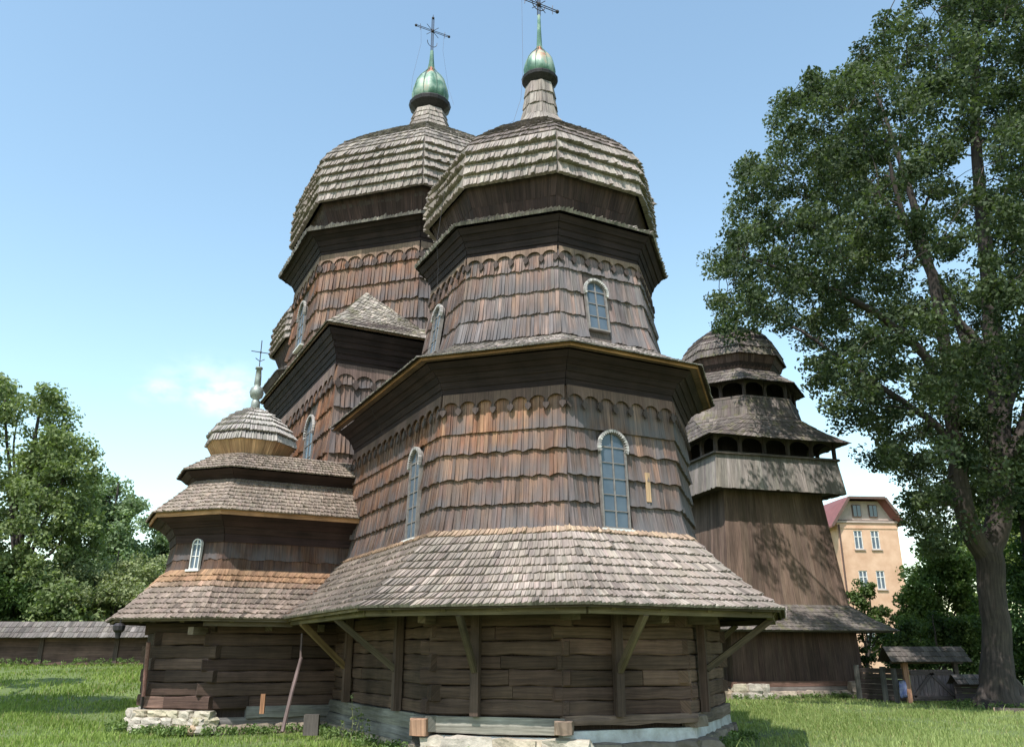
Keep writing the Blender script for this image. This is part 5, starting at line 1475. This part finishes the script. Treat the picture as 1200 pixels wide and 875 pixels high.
# ---- the big oak on the right
OKY = 31.0
ob = at(1172, 828, OKY); ob[2] = 0.0
OAK = empty('oak_tree', tuple(ob)); meta(OAK, 'huge dark green oak with a thick forked trunk filling the right edge', 'tree')
poly = [(1062, -400), (1062, 0), (1050, 25), (1026, 22), (1000, 48), (990, 88), (955, 84), (928, 108), (905, 138), (903, 165), (876, 164), (868, 200), (872, 230), (855, 245), (853, 292),
        (826, 304), (824, 340), (842, 360), (832, 382), (850, 390), (875, 384), (912, 388), (945, 402), (950, 430), (962, 440), (958, 470), (985, 500), (1012, 505), (1010, 540),
        (1040, 545), (1060, 560), (1072, 600), (1052, 625), (1080, 640), (1098, 655), (1130, 628), (1150, 600), (1200, 590), (1420, 560), (1600, 300), (1600, -400)]
N_ = 24000
cx_, cy_, cz_ = 18.6, 30.5, 17.5
cand = np.stack([RNG.uniform(6, 31, N_), RNG.uniform(21, 40, N_), RNG.uniform(3.5, 35, N_)], 1)
px, py = proj(cand)
rad = ((cand[:, 0] - cx_) / 12.8) ** 2 + ((cand[:, 1] - cy_) / 9.0) ** 2 + ((cand[:, 2] - cz_) / 15.5) ** 2
nz = noise3(cand * (1, 1, 1.7), 0.62, 3.1) + 0.7 * noise3(cand * (1, 1, 1.5), 1.5, 1.0)
inner = (rad < 0.30)
k = in_poly(px, py, poly) & (rad < 1.15) & (nz > np.where(inner, np.where(cand[:, 1] < 31, 0.5, 0.2), np.where((cand[:, 1] < 28) & (rad < 0.8), 0.25, -0.08))) & (px < 1420) & (py > -330)
hole = ((px - 1142) / 30) ** 2 + ((py - 200) / 28) ** 2 < 1
hole |= ((px - 1085) / 22) ** 2 + ((py - 405) / 16) ** 2 < 1
k &= ~hole | (RNG.random(N_) < 0.12)
k |= in_poly(px, py, poly) & (cand[:, 2] < 11.5) & (rad < 1.1) & (nz > -0.25) & (px > 1075) & (px < 1420)
k &= ~((cand[:, 2] < 6.0) & (np.hypot(cand[:, 0] - ob[0], cand[:, 1] - 31) < 2.6) & (px > 1125))
cl = cand[k]
if len(cl) > 2100: cl = cl[RNG.permutation(len(cl))[:2100]]
A_ = lambda px, py, Y: at(px, py, Y)
tb = np.array(ob)
limbs = [([tb + (0, 0, -0.2), tb + (0.02, 0, 0.35), A_(1168, 760, 31), A_(1163, 700, 31), A_(1158, 650, 31)], [0.95, 0.66, 0.50, 0.47, 0.50]),
         ([A_(1158, 655, 31), A_(1172, 600, 31.2), A_(1172, 520, 31.5), A_(1165, 400, 32), A_(1150, 250, 32.5), A_(1140, 120, 33), A_(1150, -60, 33)], [0.46, 0.44, 0.42, 0.36, 0.27, 0.2, 0.1]),
         ([A_(1158, 655, 31), A_(1130, 610, 30.6), A_(1122, 540, 30.2), A_(1112, 440, 29.8), A_(1095, 330, 29.4), A_(1060, 200, 29), A_(1020, 90, 29)], [0.40, 0.36, 0.30, 0.25, 0.18, 0.12, 0.05]),
         ([A_(1116, 480, 30), A_(1075, 400, 29), A_(1010, 355, 28), A_(930, 320, 27.2), A_(870, 300, 27)], [0.2, 0.17, 0.12, 0.08, 0.03]),
         ([A_(1120, 520, 30.2), A_(1075, 480, 30.5), A_(1010, 440, 31), A_(940, 385, 31.5), A_(880, 370, 32)], [0.17, 0.13, 0.1, 0.06, 0.03]),
         ([A_(1170, 480, 31.5), A_(1135, 400, 33), A_(1080, 290, 34.5), A_(1000, 190, 35.5), A_(940, 140, 36)], [0.24, 0.2, 0.15, 0.09, 0.03]),
         ([A_(1168, 430, 31.8), A_(1110, 360, 31), A_(1050, 240, 30), A_(1030, 120, 29.5)], [0.2, 0.15, 0.1, 0.04]),
         ([A_(1170, 560, 31.3), A_(1210, 470, 31), A_(1250, 350, 30.5), A_(1280, 200, 30)], [0.3, 0.25, 0.18, 0.08]),
         ([A_(1170, 540, 31.3), A_(1195, 420, 34), A_(1220, 280, 36), A_(1230, 120, 37)], [0.25, 0.2, 0.13, 0.05]),
         ([A_(1125, 590, 30.5), A_(1095, 590, 30), A_(1070, 600, 29.5)], [0.12, 0.08, 0.03]),
         ([tb + (0.5, -0.1, -0.1), tb + (0.75, 0.0, 0.35), tb + (0.45, 0.05, 1.1)], [0.5, 0.34, 0.18]), ([tb + (-0.55, -0.2, -0.1), tb + (-0.55, -0.05, 0.3), tb + (-0.25, 0.05, 0.9)], [0.4, 0.28, 0.15])]
grow_tree(OAK, tb, limbs, cl, 0.5, tb)
foliage(OAK, 'crown', cl - tb, 150, 0.62, 0.155, (0.024, 0.040, 0.019), (0.115, 0.145, 0.075))

# ---- other trees and bushes
def blob_clusters(blobs, n, seed, thr=-0.1, shell=0.45):
    out = []
    for (c, r) in blobs:
        c = np.array(c); r = np.array(r, float)
        m = max(6, int(n * np.prod(r) ** (2 / 3) / sum(np.prod(np.array(q[1], float)) ** (2 / 3) for q in blobs)))
        d = rand_dirs(m * 2); rr = shell + (1 - shell) * RNG.random(m * 2) ** 0.6
        p = c + d * rr[:, None] * r
        nzv = noise3(p, 2.2 / max(r.mean(), 0.5), seed)
        p = p[nzv > thr][:m]; out.append(p)
    return np.concatenate(out)
def tree(name, label, px, pyb, Y, blobs_px, n, leaves, spread, leaf, cd, cl_, tr_r=0.2, group=None, cat='tree', seed=0, gz=None, depth=0.9, thr=-0.1):
    b = at(px, pyb, Y); b[2] = float(ground_z(b[0], b[1])) if gz is None else gz
    t = empty(name, tuple(b)); meta(t, label, cat, group)
    blobs = []
    for bx, by, rx, ry, dy in blobs_px:
        c = at(bx, by, Y + dy); sc = Y / (FPX * 0.95)
        rx_, ry_ = rx * sc * 1.03, ry * sc * 1.05
        blobs.append((c, (rx_, rx_ * depth, ry_)))
    cl = blob_clusters(blobs, n, seed, thr)
    cl = cl[cl[:, 2] > b[2] + 0.15]
    zc = np.mean([q[0][2] for q in blobs]); zt = max(q[0][2] + q[1][2] for q in blobs)
    xm = np.mean([q[0][0] for q in blobs]); ym = np.mean([q[0][1] for q in blobs])
    limbs = [([b + (0, 0, -0.1), b * 0.7 + np.array((xm, ym, zc)) * 0.3, np.array((xm, ym, zc)), np.array((xm, ym, zt * 0.9 + zc * 0.1))], [tr_r, tr_r * 0.8, tr_r * 0.6, tr_r * 0.15])]
    for q in blobs:
        st = b * 0.55 + np.array((xm, ym, zc)) * 0.45
        limbs.append(([st, (st + q[0]) / 2 + (0, 0, 0.1 * q[1][2]), q[0], q[0] + np.array((0, 0, q[1][2] * 0.5))], [tr_r * 0.5, tr_r * 0.35, tr_r * 0.22, tr_r * 0.06]))
    sub = cl[RNG.permutation(len(cl))[:min(len(cl), 90)]]
    grow_tree(t, b, limbs, sub, tr_r, b, twig=0.015)
    foliage(t, 'crown', cl - b, leaves, spread, leaf, cd, cl_)
    return t
GL = 'trees beyond the left fence'
tree('broadleaf_tree', 'tall broad tree at the left edge with layered mid green foliage', 15, 760, 46, [(15, 520, 62, 75, 0), (60, 560, 55, 50, -1), (85, 540, 30, 38, 0), (5, 470, 34, 26, 0), (20, 630, 85, 70, -1), (70, 640, 42, 45, 0), (30, 700, 90, 40, -2), (-60, 600, 70, 110, 0)],
     560, 100, 0.7, 0.22, (0.075, 0.105, 0.04), (0.25, 0.30, 0.13), 0.28, GL, seed=1.0, thr=-0.15)
tree('round_tree', 'rounder paler tree behind the broad left one, seen against the sky', 125, 740, 62, [(128, 592, 34, 32, 0), (112, 640, 36, 40, 0), (148, 622, 26, 34, 0), (125, 680, 45, 45, 0)],
     260, 110, 0.8, 0.26, (0.11, 0.155, 0.08), (0.24, 0.31, 0.16), 0.3, GL, seed=2.0)  # leaf colours lightened to stand in for distance haze
tree('bushy_tree', 'low pale green treetop partly hidden by the left tip of the church roof', 182, 740, 66, [(178, 640, 22, 26, 0), (196, 660, 24, 34, 0), (180, 690, 30, 45, 0), (225, 680, 30, 50, 0)],
     220, 110, 0.85, 0.26, (0.11, 0.155, 0.08), (0.24, 0.31, 0.16), 0.25, GL, seed=3.0)  # same haze-paled leaf colours as the round tree
tree('willow_bush', 'olive green willow-like bush standing just beyond the left fence', 130, 750, 47, [(110, 690, 52, 36, 0), (160, 685, 36, 40, 0), (65, 705, 40, 32, 0), (135, 715, 60, 24, -2), (185, 710, 25, 26, 0)],
     330, 130, 0.6, 0.17, (0.14, 0.17, 0.08), (0.32, 0.35, 0.18), 0.15, GL, cat='bush', seed=4.0)
tree('dark_bush', 'dark shaded bush at the far left beyond the fence roof', 15, 750, 43.5, [(15, 700, 50, 30, 0), (45, 712, 40, 22, 0), (-40, 690, 50, 40, 0)],
     200, 120, 0.55, 0.18, (0.03, 0.06, 0.018), (0.085, 0.13, 0.035), 0.15, GL, cat='bush', seed=5.0)
tree('shade_tree', 'leafy tree on the lawn left of the picture', -150, 900, 22, [(-105, 430, 58, 50, 0), (-98, 350, 60, 44, -1.5), (-98, 290, 60, 40, -2.5), (-115, 380, 50, 40, 3), (-108, 500, 60, 40, 0), (-160, 470, 90, 60, 0), (-105, 560, 58, 36, 0)],
     260, 100, 0.5, 0.22, (0.03, 0.07, 0.02), (0.10, 0.16, 0.04), 0.2, seed=5.5)
GR = 'trees and shrubs behind the right fence'
tree('leafy_shrub', 'dark shrub in front of the pink house, right beside the bell tower', 1012, 790, 52, [(1000, 712, 14, 18, 0), (1012, 690, 9, 14, 0), (1040, 728, 18, 16, 0), (1015, 740, 20, 20, 0), (1045, 756, 22, 18, 0)],
     120, 80, 0.45, 0.19, (0.04, 0.07, 0.022), (0.13, 0.18, 0.06), 0.12, GR, cat='shrub', seed=6.0, thr=0.05)
tree('thorn_shrub', 'thin dark upright shrub rising at the corner of the bell tower base', 1018, 812, 38.5, [(1015, 765, 7, 28, 0), (1022, 790, 8, 20, 0), (1011, 740, 5, 14, 0)],
     45, 50, 0.22, 0.10, (0.03, 0.05, 0.018), (0.07, 0.11, 0.03), 0.05, GR, cat='shrub', seed=6.5)
tree('light_tree', 'light green airy tree between the house and the oak trunk', 1105, 790, 50, [(1095, 655, 24, 22, 0), (1118, 672, 26, 30, 0), (1085, 690, 26, 26, 0), (1072, 715, 22, 24, 0), (1110, 720, 36, 36, 0), (1135, 690, 22, 36, 0)],
     260, 110, 0.6, 0.19, (0.06, 0.10, 0.03), (0.19, 0.26, 0.085), 0.16, GR, seed=7.0, thr=0.0)
tree('undergrowth_bush', 'dim bush directly behind the roofed gate', 1100, 812, 41, [(1080, 755, 30, 24, 0), (1115, 750, 28, 28, 0), (1140, 765, 22, 34, 0), (1060, 770, 16, 20, 0)],
     220, 110, 0.45, 0.15, (0.03, 0.055, 0.018), (0.09, 0.13, 0.04), 0.1, GR, cat='bush', seed=8.0)
tree('backdrop_tree', 'dense dark tree filling the gap right of the oak trunk', 1215, 830, 42, [(1200, 640, 40, 60, 0), (1215, 740, 55, 70, 0), (1190, 550, 30, 50, 0), (1260, 600, 70, 140, 0), (1195, 790, 30, 40, -1)],
     330, 120, 0.7, 0.2, (0.025, 0.05, 0.016), (0.075, 0.12, 0.035), 0.3, GR, seed=9.0, thr=-0.2)
tree('yellow_tree', 'sunlit yellow green tree glimpsed through the fork of the oak', 1160, 790, 60, [(1150, 620, 26, 34, 0), (1185, 640, 26, 34, 0), (1175, 590, 24, 30, 0), (1150, 680, 30, 40, 0)],
     160, 100, 0.75, 0.26, (0.08, 0.12, 0.03), (0.23, 0.28, 0.09), 0.2, GR, seed=10.0)
# far wood closing the view
W_ = []
for i in range(620):
    t = RNG.uniform(-1.15, 1.15); R_ = RNG.uniform(120, 150)
    W_.append((math.sin(t) * R_, math.cos(t) * R_, RNG.uniform(0, 6.5) + 1.2 * math.sin(t * 17) + 1.0 * math.sin(t * 41)))
fw = foliage(None, 'far_wood', W_, 45, 2.6, 1.1, (0.07, 0.12, 0.05), (0.15, 0.21, 0.09))
meta(fw, 'low line of distant woodland behind everything', 'woodland')

# ------------------------------------------------------------------ fences, gate, house
def shingled_cap(parent, x0, x1, y, zr, ze, hw, step=0.16, n=3, colf=None, name='fence_roof'):
    """two-slope shingled roof along x at depth y"""
    a = Acc(); sh = Acc()
    for sg in (-1, 1):
        L = [(x0, y + sg * hw, ze), (x0, y, zr)]; R = [(x1, y + sg * hw, ze), (x1, y, zr)]
        surf(a, L, R); shingles(sh, L, R, ((x0 + x1) / 2, y, ze - 3), n, step, 0.04, colf or roof_col((0.15, 0.13, 0.118)), (0, 1), 0.02, lap=0.3, drop=0.02)
    core = a.build(name, M_BOARD, parent); sh.build('roof_shingles', M_ROOF, core, kind='stuff'); return core
fy = 38.5
FN = empty('roofed_fence', (-17.0, fy, 1.25)); meta(FN, 'low dark plank fence under a long grey shingled roof on the left', 'fence')
xs = np.arange(-40.5, -4.0, 3.3)
for i, x in enumerate(xs):
    g0 = float(ground_z(x, fy)); h = 1.12
    a = Acc(); a.box((-0.1, -0.1, -0.1), (0.1, 0.1, 1.5), (0.09, 0.065, 0.055)); o = a.build('post', M_LOG, FN); o.location = (x + 17, 0, g0 - 1.25)
    if i == len(xs) - 1: break
    x1 = xs[i + 1]; g1 = float(ground_z(x1, fy)); gm = (g0 + g1) / 2
    for r in range(6):
        a = Acc(); z = 0.02 + r * 0.19; a.box((0.09, -0.04 - 0.01 * RNG.random(), z), (x1 - x - 0.09, 0.05, z + 0.195), jit((0.10, 0.062, 0.05), 1, 0.15)[0]); o = a.build('plank', M_LOG, FN)
        o.location = (x + 17, 0, gm - 1.25)
    shingled_cap(FN, x + 17, x1 + 17, 0, gm - 1.25 + 1.84, gm - 1.25 + 1.16, 0.62, 0.17, 3)
# right-hand fence between tower and gate
def wpt(px, py, Y): return at(px, py, Y)
gY = 34.2
p0 = at(1008, 822, 36.5); p1 = at(1062, 822, gY)
F2 = empty('plank_fence', (p0[0], p0[1], 0), math.atan2(p1[1] - p0[1], p1[0] - p0[0])); meta(F2, 'short dark plank fence between the bell tower and the roofed gate', 'fence')
LF = math.hypot(p1[0] - p0[0], p1[1] - p0[1])
for r in range(6):
    a = Acc(); a.box((0, -0.03, 0.05 + r * 0.2), (LF, 0.03, 0.05 + r * 0.2 + 0.185), jit((0.07, 0.055, 0.05), 1, 0.15)[0]); a.build('plank', M_LOG, F2)
for x, h in ((0.1, 1.35), (LF * 0.62, 1.3), (LF - 0.35, 1.25)):
    a = Acc(); a.box((x - 0.1, -0.12, -0.1), (x + 0.1, -0.03, h), jit((0.13, 0.13, 0.12), 1, 0.1)[0]); a.build('post', M_LOG, F2)
gl = at(1066, 824, gY); gr = at(1131, 826, gY - 0.3)
GT = empty('roofed_gate', (gl[0], gl[1], 0)); meta(GT, 'wooden gate with crossed braces under a small dark shingled roof', 'gate')
gw = gr[0] - gl[0]
a = Acc(); a.box((-0.10, -0.10, -0.1), (0.10, 0.10, 1.52), (0.42, 0.23, 0.15)); a.build('post', M_BOARD, GT, label='sunlit pale orange gate post')
a = Acc(); a.box((gw - 0.08, -0.08, -0.1), (gw + 0.08, 0.08, 1.52), (0.09, 0.07, 0.06)); a.build('post', M_LOG, GT)
a = Acc(); a.box((-0.5, -0.06, 1.42), (gw + 0.3, 0.06, 1.55), (0.12, 0.09, 0.075)); a.build('lintel', M_LOG, GT)
nb = 11
for i in range(nb):
    x0 = 0.16 + (gw - 0.3) * i / nb; a = Acc(); a.box((x0, -0.02, 0.08), (x0 + (gw - 0.3) / nb - 0.015, 0.02, 1.2), jit((0.15, 0.12, 0.125), 1, 0.12)[0]); a.build('gate_board', M_BOARD, GT)
for q0_, q1_ in (((0.16, 0.2), (gw - 0.14, 0.2)), ((0.16, 1.08), (gw - 0.14, 1.08)), ((0.2, 0.22), (gw / 2, 1.06)), ((gw - 0.2, 0.22), (gw / 2, 1.06))):
    a = Acc(); a.bar((q0_[0], -0.05, q0_[1]), (q1_[0], -0.05, q1_[1]), 0.05, 0.13, (0.10, 0.08, 0.08), up=(0, 0, 1)); a.build('gate_brace', M_BOARD, GT)
shingled_cap(GT, -0.75, gw + 0.35, 0, 2.05, 1.5, 0.65, 0.15, 3, roof_col((0.10, 0.085, 0.075)), 'gate_roof')
kl = at(1122, 828, 33.2); kr = at(1156, 828, 33.2)
KS_ = empty('roofed_fence', (kl[0], kl[1], 0)); meta(KS_, 'low dark roofed fence section between the gate and the oak trunk', 'fence')
kw_ = kr[0] - kl[0]
for r in range(4):
    a = Acc(); a.box((0, -0.03, r * 0.2), (kw_ + 0.6, 0.03, r * 0.2 + 0.19), jit((0.065, 0.05, 0.05), 1, 0.12)[0]); a.build('plank', M_LOG, KS_)
shingled_cap(KS_, -0.05, kw_ + 0.6, 0, 1.05, 0.72, 0.4, 0.14, 2, roof_col((0.10, 0.088, 0.08)), 'fence_roof')
p = at(1060, 821, 33.9)
a = Acc(); V = []; F = []
for i in range(7):
    for j in range(5):
        V.append((-0.13 + 0.065 * j + 0.02 * math.sin(i), -0.03 + 0.035 * math.sin(j * 2.1 + i * 0.7), 0.72 - 0.1 * i - 0.02 * math.cos(j)))
for i in range(6):
    for j in range(4): F.append([i * 5 + j, i * 5 + j + 1, (i + 1) * 5 + j + 1, (i + 1) * 5 + j])
V2 = [(x, y + 0.02, z) for x, y, z in V]; n5 = len(V); a.add(V + V2, F + [[q + n5 for q in f[::-1]] for f in F] + [[j, j + 1, n5 + j + 1, n5 + j] for j in range(4)] + [[30 + j, 31 + j, n5 + 31 + j, n5 + 30 + j] for j in range(4)], (1, 1, 1))
o = a.build('blue_cloth', plain_mat('blue_cloth', (0.07, 0.10, 0.30), 0.9, noise=0.4, scale=5, col2=(0.25, 0.27, 0.36)), smooth=True); o.location = (p[0], p[1], 0.08)
meta(o, 'small blue cloth hanging beside the pale gate post', 'cloth')
p = at(1167, 836, 29.2); p2 = at(1215, 842, 28.6)
a = Acc(); a.bar((0, 0, 0.06), (p2[0] - p[0], p2[1] - p[1], 0.06), 0.3, 0.12, (0.10, 0.08, 0.07)); o = a.build('fallen_beam', M_LOG); o.location = (p[0], p[1], 0)
meta(o, 'dark squared beam with a pale cut end lying on the grass by the oak', 'beam')
a = Acc(); a.box((-0.03, -0.155, 0.0), (0.0, 0.155, 0.125), (0.5, 0.36, 0.24)); e_ = a.build('cut_end', M_BOARD, o); e_.rotation_euler = (0, 0, math.atan2(p2[1] - p[1], p2[0] - p[0]))
p = at(1145, 829, 32)
a = Acc(); a.lathe([(0.02, 0), (0.09, 0.02), (0.1, 0.08), (0.06, 0.13), (0.01, 0.14)], (0, 0, 0), 8); o = a.build('white_flowerhead', M_WHITE); o.location = (p[0], p[1], 0.05); meta(o, 'single white flower head in the grass near the oak', 'flower')

# pink house beyond
HY = 80.0
hl = at(991, 700, HY); hr = at(1067, 700, HY)
HW = hr[0] - hl[0]
ang = math.radians(9)
HO = empty('pink_house', (hl[0], HY, 0), -ang * 0 + math.radians(5)); meta(HO, 'tall pink rendered house with a red half-hipped roof behind the trees', 'house')
M_PINK = plain_mat('pink_render', (0.50, 0.30, 0.19), 0.9, scale=0.7, col2=(0.66, 0.44, 0.30), bump=0.15, bscale=25)
M_PINKG = plain_mat('gable_render', (0.42, 0.33, 0.28), 0.9, noise=0.12, scale=2, bump=0.1)
M_REDR = plain_mat('red_sheet_roof', (0.21, 0.075, 0.065), 0.55, noise=0.18, scale=1.5, bump=0.1)
M_EAVE = plain_mat('dark_eave_board', (0.11, 0.065, 0.05), 0.7, noise=0.2)
zt = lambda py: float(at(1028, py, HY)[2])
z_c = zt(612); z_t = zt(583); D_ = 12.0
def hbox(lo, hi, mat, name, parent=HO, col=(1, 1, 1), label=None):
    a = Acc(); a.box(lo, hi, col); return a.build(name, mat, parent, label=label)
# main walls, gable outline extruded backwards
zr = z_t + 0.6
out = [(0, -2), (HW, -2), (HW, z_c + 0.1), (HW * 0.80, z_t - 0.3), (HW * 0.26, z_t - 0.3), (-0.0, z_c + 0.1)]
wins = [(0.33, 621, 643), (0.60, 621, 643), (0.33, 668, 690), (0.60, 668, 690), (0.33, 735, 758), (0.62, 735, 758)]
xs_ = sorted({0, 1} | {w for u, a_, b_ in wins for w in (u - 0.065, u + 0.065)})
a = Acc(); a.poly_prism([(0, -2), (HW, -2), (HW, z_c), (0, z_c)], (0, 0.25, 0), (1, 0, 0), (0, 0, 1), (0, 1, 0), D_ - 0.3); a.build('wall', M_PINK, HO)
a = Acc(); a.poly_prism([(0.0, z_c + 0.3), (HW, z_c + 0.3), (HW * 0.82, z_t - 0.25), (HW * 0.24, z_t - 0.25)], (0, 0.2, 0), (1, 0, 0), (0, 0, 1), (0, 1, 0), 0.4); a.build('gable', M_PINKG, HO)
# facade skin with real window openings
def facade(z0, z1, rows_, mat, y=0.0, nm='facade'):
    us = [0.0]; 
    for u in sorted({w[0] for w in rows_}): us += [u - 0.07, u + 0.07]
    us.append(1.0)
    a = Acc()
    zz = [z0]
    for b_, t_ in sorted({(zt(w[2]), zt(w[1])) for w in rows_}): zz += [b_, t_]
    zz.append(z1)
    for i in range(len(us) - 1):
        for j in range(len(zz) - 1):
            uc = (us[i] + us[i + 1]) / 2; zc_ = (zz[j] + zz[j + 1]) / 2
            if any(abs(uc - w[0]) < 0.08 and zt(w[2]) < zc_ < zt(w[1]) for w in rows_): continue
            a.box((us[i] * HW, y, zz[j]), (us[i + 1] * HW, y + 0.25, zz[j + 1]), (1, 1, 1))
    a.build(nm, mat, HO)
wl_ = [w for w in wins]
w1_ = [(0.33, a_, b_) for a_, b_ in ((621, 643), (668, 690), (735, 758))] + [(0.61, a_, b_) for a_, b_ in ((621, 643), (668, 690), (735, 758))]
facade(-2, z_c, w1_, M_PINK)
hbox((-0.08, -0.12, z_c), (HW + 0.08, 0.2, z_c + 0.18), M_PINKG, 'cornice')
hbox((-0.04, -0.06, z_c - 0.55), (HW + 0.04, 0.0, z_c - 0.42), M_PINK, 'string_course')
for u, t_, b_ in w1_:
    z0_, z1_ = zt(b_), zt(t_); xw = 0.07 * HW
    f = Acc(); X0, X1 = u * HW - xw, u * HW + xw
    for lo, hi in (((X0, 0.05, z0_), (X0 + 0.09, 0.16, z1_)), ((X1 - 0.09, 0.05, z0_), (X1, 0.16, z1_)), ((X0 + 0.09, 0.05, z0_), (X1 - 0.09, 0.16, z0_ + 0.09)), ((X0 + 0.09, 0.05, z1_ - 0.09), (X1 - 0.09, 0.16, z1_)),
                   ((u * HW - 0.05, 0.04, z0_ + 0.09), (u * HW + 0.05, 0.15, z1_ - 0.09)), ((X0 + 0.09, 0.06, z1_ - 0.62), (u * HW - 0.05, 0.15, z1_ - 0.54)), ((u * HW + 0.05, 0.06, z1_ - 0.62), (X1 - 0.09, 0.15, z1_ - 0.54))): f.box(lo, hi, (1, 1, 1))
    fo = f.build('window', M_WHITE, HO)
    for xa, xb in ((X0 + 0.09, u * HW - 0.05), (u * HW + 0.05, X1 - 0.09)):
        for za, zb in ((z0_ + 0.09, z1_ - 0.62), (z1_ - 0.54, z1_ - 0.09)): hbox((xa, 0.10, za), (xb, 0.12, zb), M_GLZ, 'pane', fo)
    hbox((X0 - 0.12, -0.14, z0_ - 0.1), (X1 + 0.12, 0.02, z0_), M_PINKG, 'sill', fo)
for u in (0.37, 0.64):
    z0_, z1_ = zt(605), zt(590.5)
    fo = hbox((u * HW - 0.42, 0.08, z0_), (u * HW + 0.42, 0.19, z1_), M_EAVE, 'window')
    fo.parent = HO
    for q in (-1, 1): hbox((u * HW + (0.04 if q > 0 else -0.36), 0.05, z0_ + 0.08), (u * HW + (0.36 if q > 0 else -0.04), 0.078, z1_ - 0.08), M_GLASS, 'pane', fo)
# half-hipped roof
th_ = 0.16
ov = 0.7; xl, xr = -0.75, HW + 0.45
z_e = z_c - 0.1; xm = HW * 0.36; z_h = zt(577.5); xa, xb = HW * 0.20, HW * 0.80; z_j = z_t + 0.05
def slab(pts, nm='roof', mat=None, t=th_):
    a = Acc(); p = np.array(pts, float); n = len(p); q = p - (0, 0, t)
    a.add(np.concatenate([p, q]), [list(range(n)), [n + i for i in range(n)][::-1]] + [[i, (i + 1) % n, n + (i + 1) % n, n + i] for i in range(n)], (1, 1, 1)); return a.build(nm, mat or M_REDR, HO)
slab([(xl, -ov, z_e - 0.25), (xa, -ov, z_j), (xm, 3.5, z_h), (xm, D_, z_h), (xl, D_, z_e - 0.25)])
slab([(xb, -ov, z_j), (xr, -ov, z_e), (xr, D_, z_e), (xm + 0.3, D_, z_h), (xm, 3.5, z_h)])
slab([(xa, -ov, z_j), (xb, -ov, z_j), (xm, 3.5, z_h)])
for q0_, q1_ in (((xl, z_e - 0.32), (xa, z_j - 0.12)), ((xa, z_j - 0.12), (xb, z_j - 0.12)), ((xb, z_j - 0.12), (xr, z_e - 0.08))):
    a = Acc(); a.bar((q0_[0], -ov - 0.05, q0_[1]), (q1_[0], -ov - 0.05, q1_[1]), 0.08, 0.24, (1, 1, 1)); a.build('verge_board', M_EAVE, HO)
# left wing
hbox((-1.6, 3.0, -2), (0.0, D_, z_c - 1.2), M_PINK, 'side_wing')
slab([(-2.2, 2.4, z_c - 1.35), (0.05, 2.4, z_c - 0.7), (0.05, D_, z_c - 0.7), (-2.2, D_, z_c - 1.35)], 'wing_roof')
a = Acc(); a.tube([(0.15, -0.12, z_c - 0.2), (0.15, -0.12, 0.1)], 0.08, 6); a.build('downpipe', M_EAVE, HO)

# dusty weeds at the wall foot
wd = empty('wall_weed', tuple(at(410, 874, 18.6) * (1, 1, 0))); meta(wd, 'tall thin pale weed stalks growing at the foot of the log wall', 'weed')
a = Acc(); o0 = np.array(wd.location)
for i, (x, h) in enumerate(((0, 0.95), (0.22, 0.6), (0.35, 0.5), (-0.2, 0.45), (0.1, 0.7))):
    a.tube([(x, 0, 0), (x + 0.03, 0.02, h * 0.5), (x - 0.02 + 0.03 * i, 0, h)], [0.008, 0.006, 0.003], 4, (0.25, 0.24, 0.12))
a.build('stalks', M_ROOF, wd)
cl_ = [(x, 0, z) for x, h in ((0, 0.95), (0.22, 0.6), (0.35, 0.5), (-0.2, 0.45), (0.1, 0.7)) for z in np.linspace(0.1, h, 5)]
foliage(wd, 'leaves', cl_, 7, 0.06, 0.06, (0.10, 0.14, 0.04), (0.28, 0.30, 0.16), kind='stuff')

# low weeds and clover where the mower does not reach, along the foundations
pts_ = []
def along(chain, r, k, ctr, n, dmax=0.5):
    p = chain(r); a0, a1 = np.array(p[k]), np.array(p[k + 1]); d = (a1 - a0); nr = np.array((d[1], -d[0])) / np.linalg.norm(d)
    if nr @ ((a0 + a1) / 2 - ctr) < 0: nr = -nr
    for _ in range(n):
        e_, s_ = a0 + d * RNG.random() + nr * (0.22 + RNG.random() ** 2 * dmax)
        x, y, z = P(e_, s_, 0); ca, sa = math.cos(CH.rotation_euler[2]), math.sin(CH.rotation_euler[2])
        X_ = CH.location[0] + x * ca - y * sa; Y_ = CH.location[1] + x * sa + y * ca
        pts_.append((X_, Y_, float(ground_z(X_, Y_)) + RNG.uniform(0.03, 0.16)))
kc = np.array((KE, 4.6))
for ch__, r__, k__, c__, n__ in ((L_ch, LR, 0, np.zeros(2), 60), (L_ch, LR, 1, np.zeros(2), 30), (L_ch, LR, 3, np.zeros(2), 40), (K_ch, KL, 0, kc, 70), (K_ch, KL, 1, kc, 50), (K_ch, KL, 2, kc, 40)): along(ch__, r__, k__, c__, n__)
ca, sa = math.cos(BT.rotation_euler[2]), math.sin(BT.rotation_euler[2])
for _ in range(120):
    x, y = 3.5 + RNG.random() ** 2 * 0.6, RNG.uniform(-3.6, 3.6); X_ = 11.2 + x * ca - y * sa; Y_ = 40 + x * sa + y * ca
    pts_.append((X_, Y_, RNG.uniform(0.03, 0.2)))
for _ in range(90):
    x = RNG.uniform(-26, -12); pts_.append((x, fy - 0.4 - RNG.random() * 0.5, float(ground_z(x, fy)) + RNG.uniform(0.03, 0.25)))
for _ in range(70):
    a_ = RNG.uniform(0, 2 * PI); r_ = RNG.uniform(0.9, 2.0); pts_.append((tb[0] + r_ * math.cos(a_), tb[1] + r_ * math.sin(a_), RNG.uniform(0.03, 0.2)))
o = foliage(None, 'weeds', pts_, 26, 0.13, 0.07, (0.06, 0.10, 0.025), (0.20, 0.27, 0.10))
meta(o, 'low weeds and clover along the foot of the walls', 'weeds')
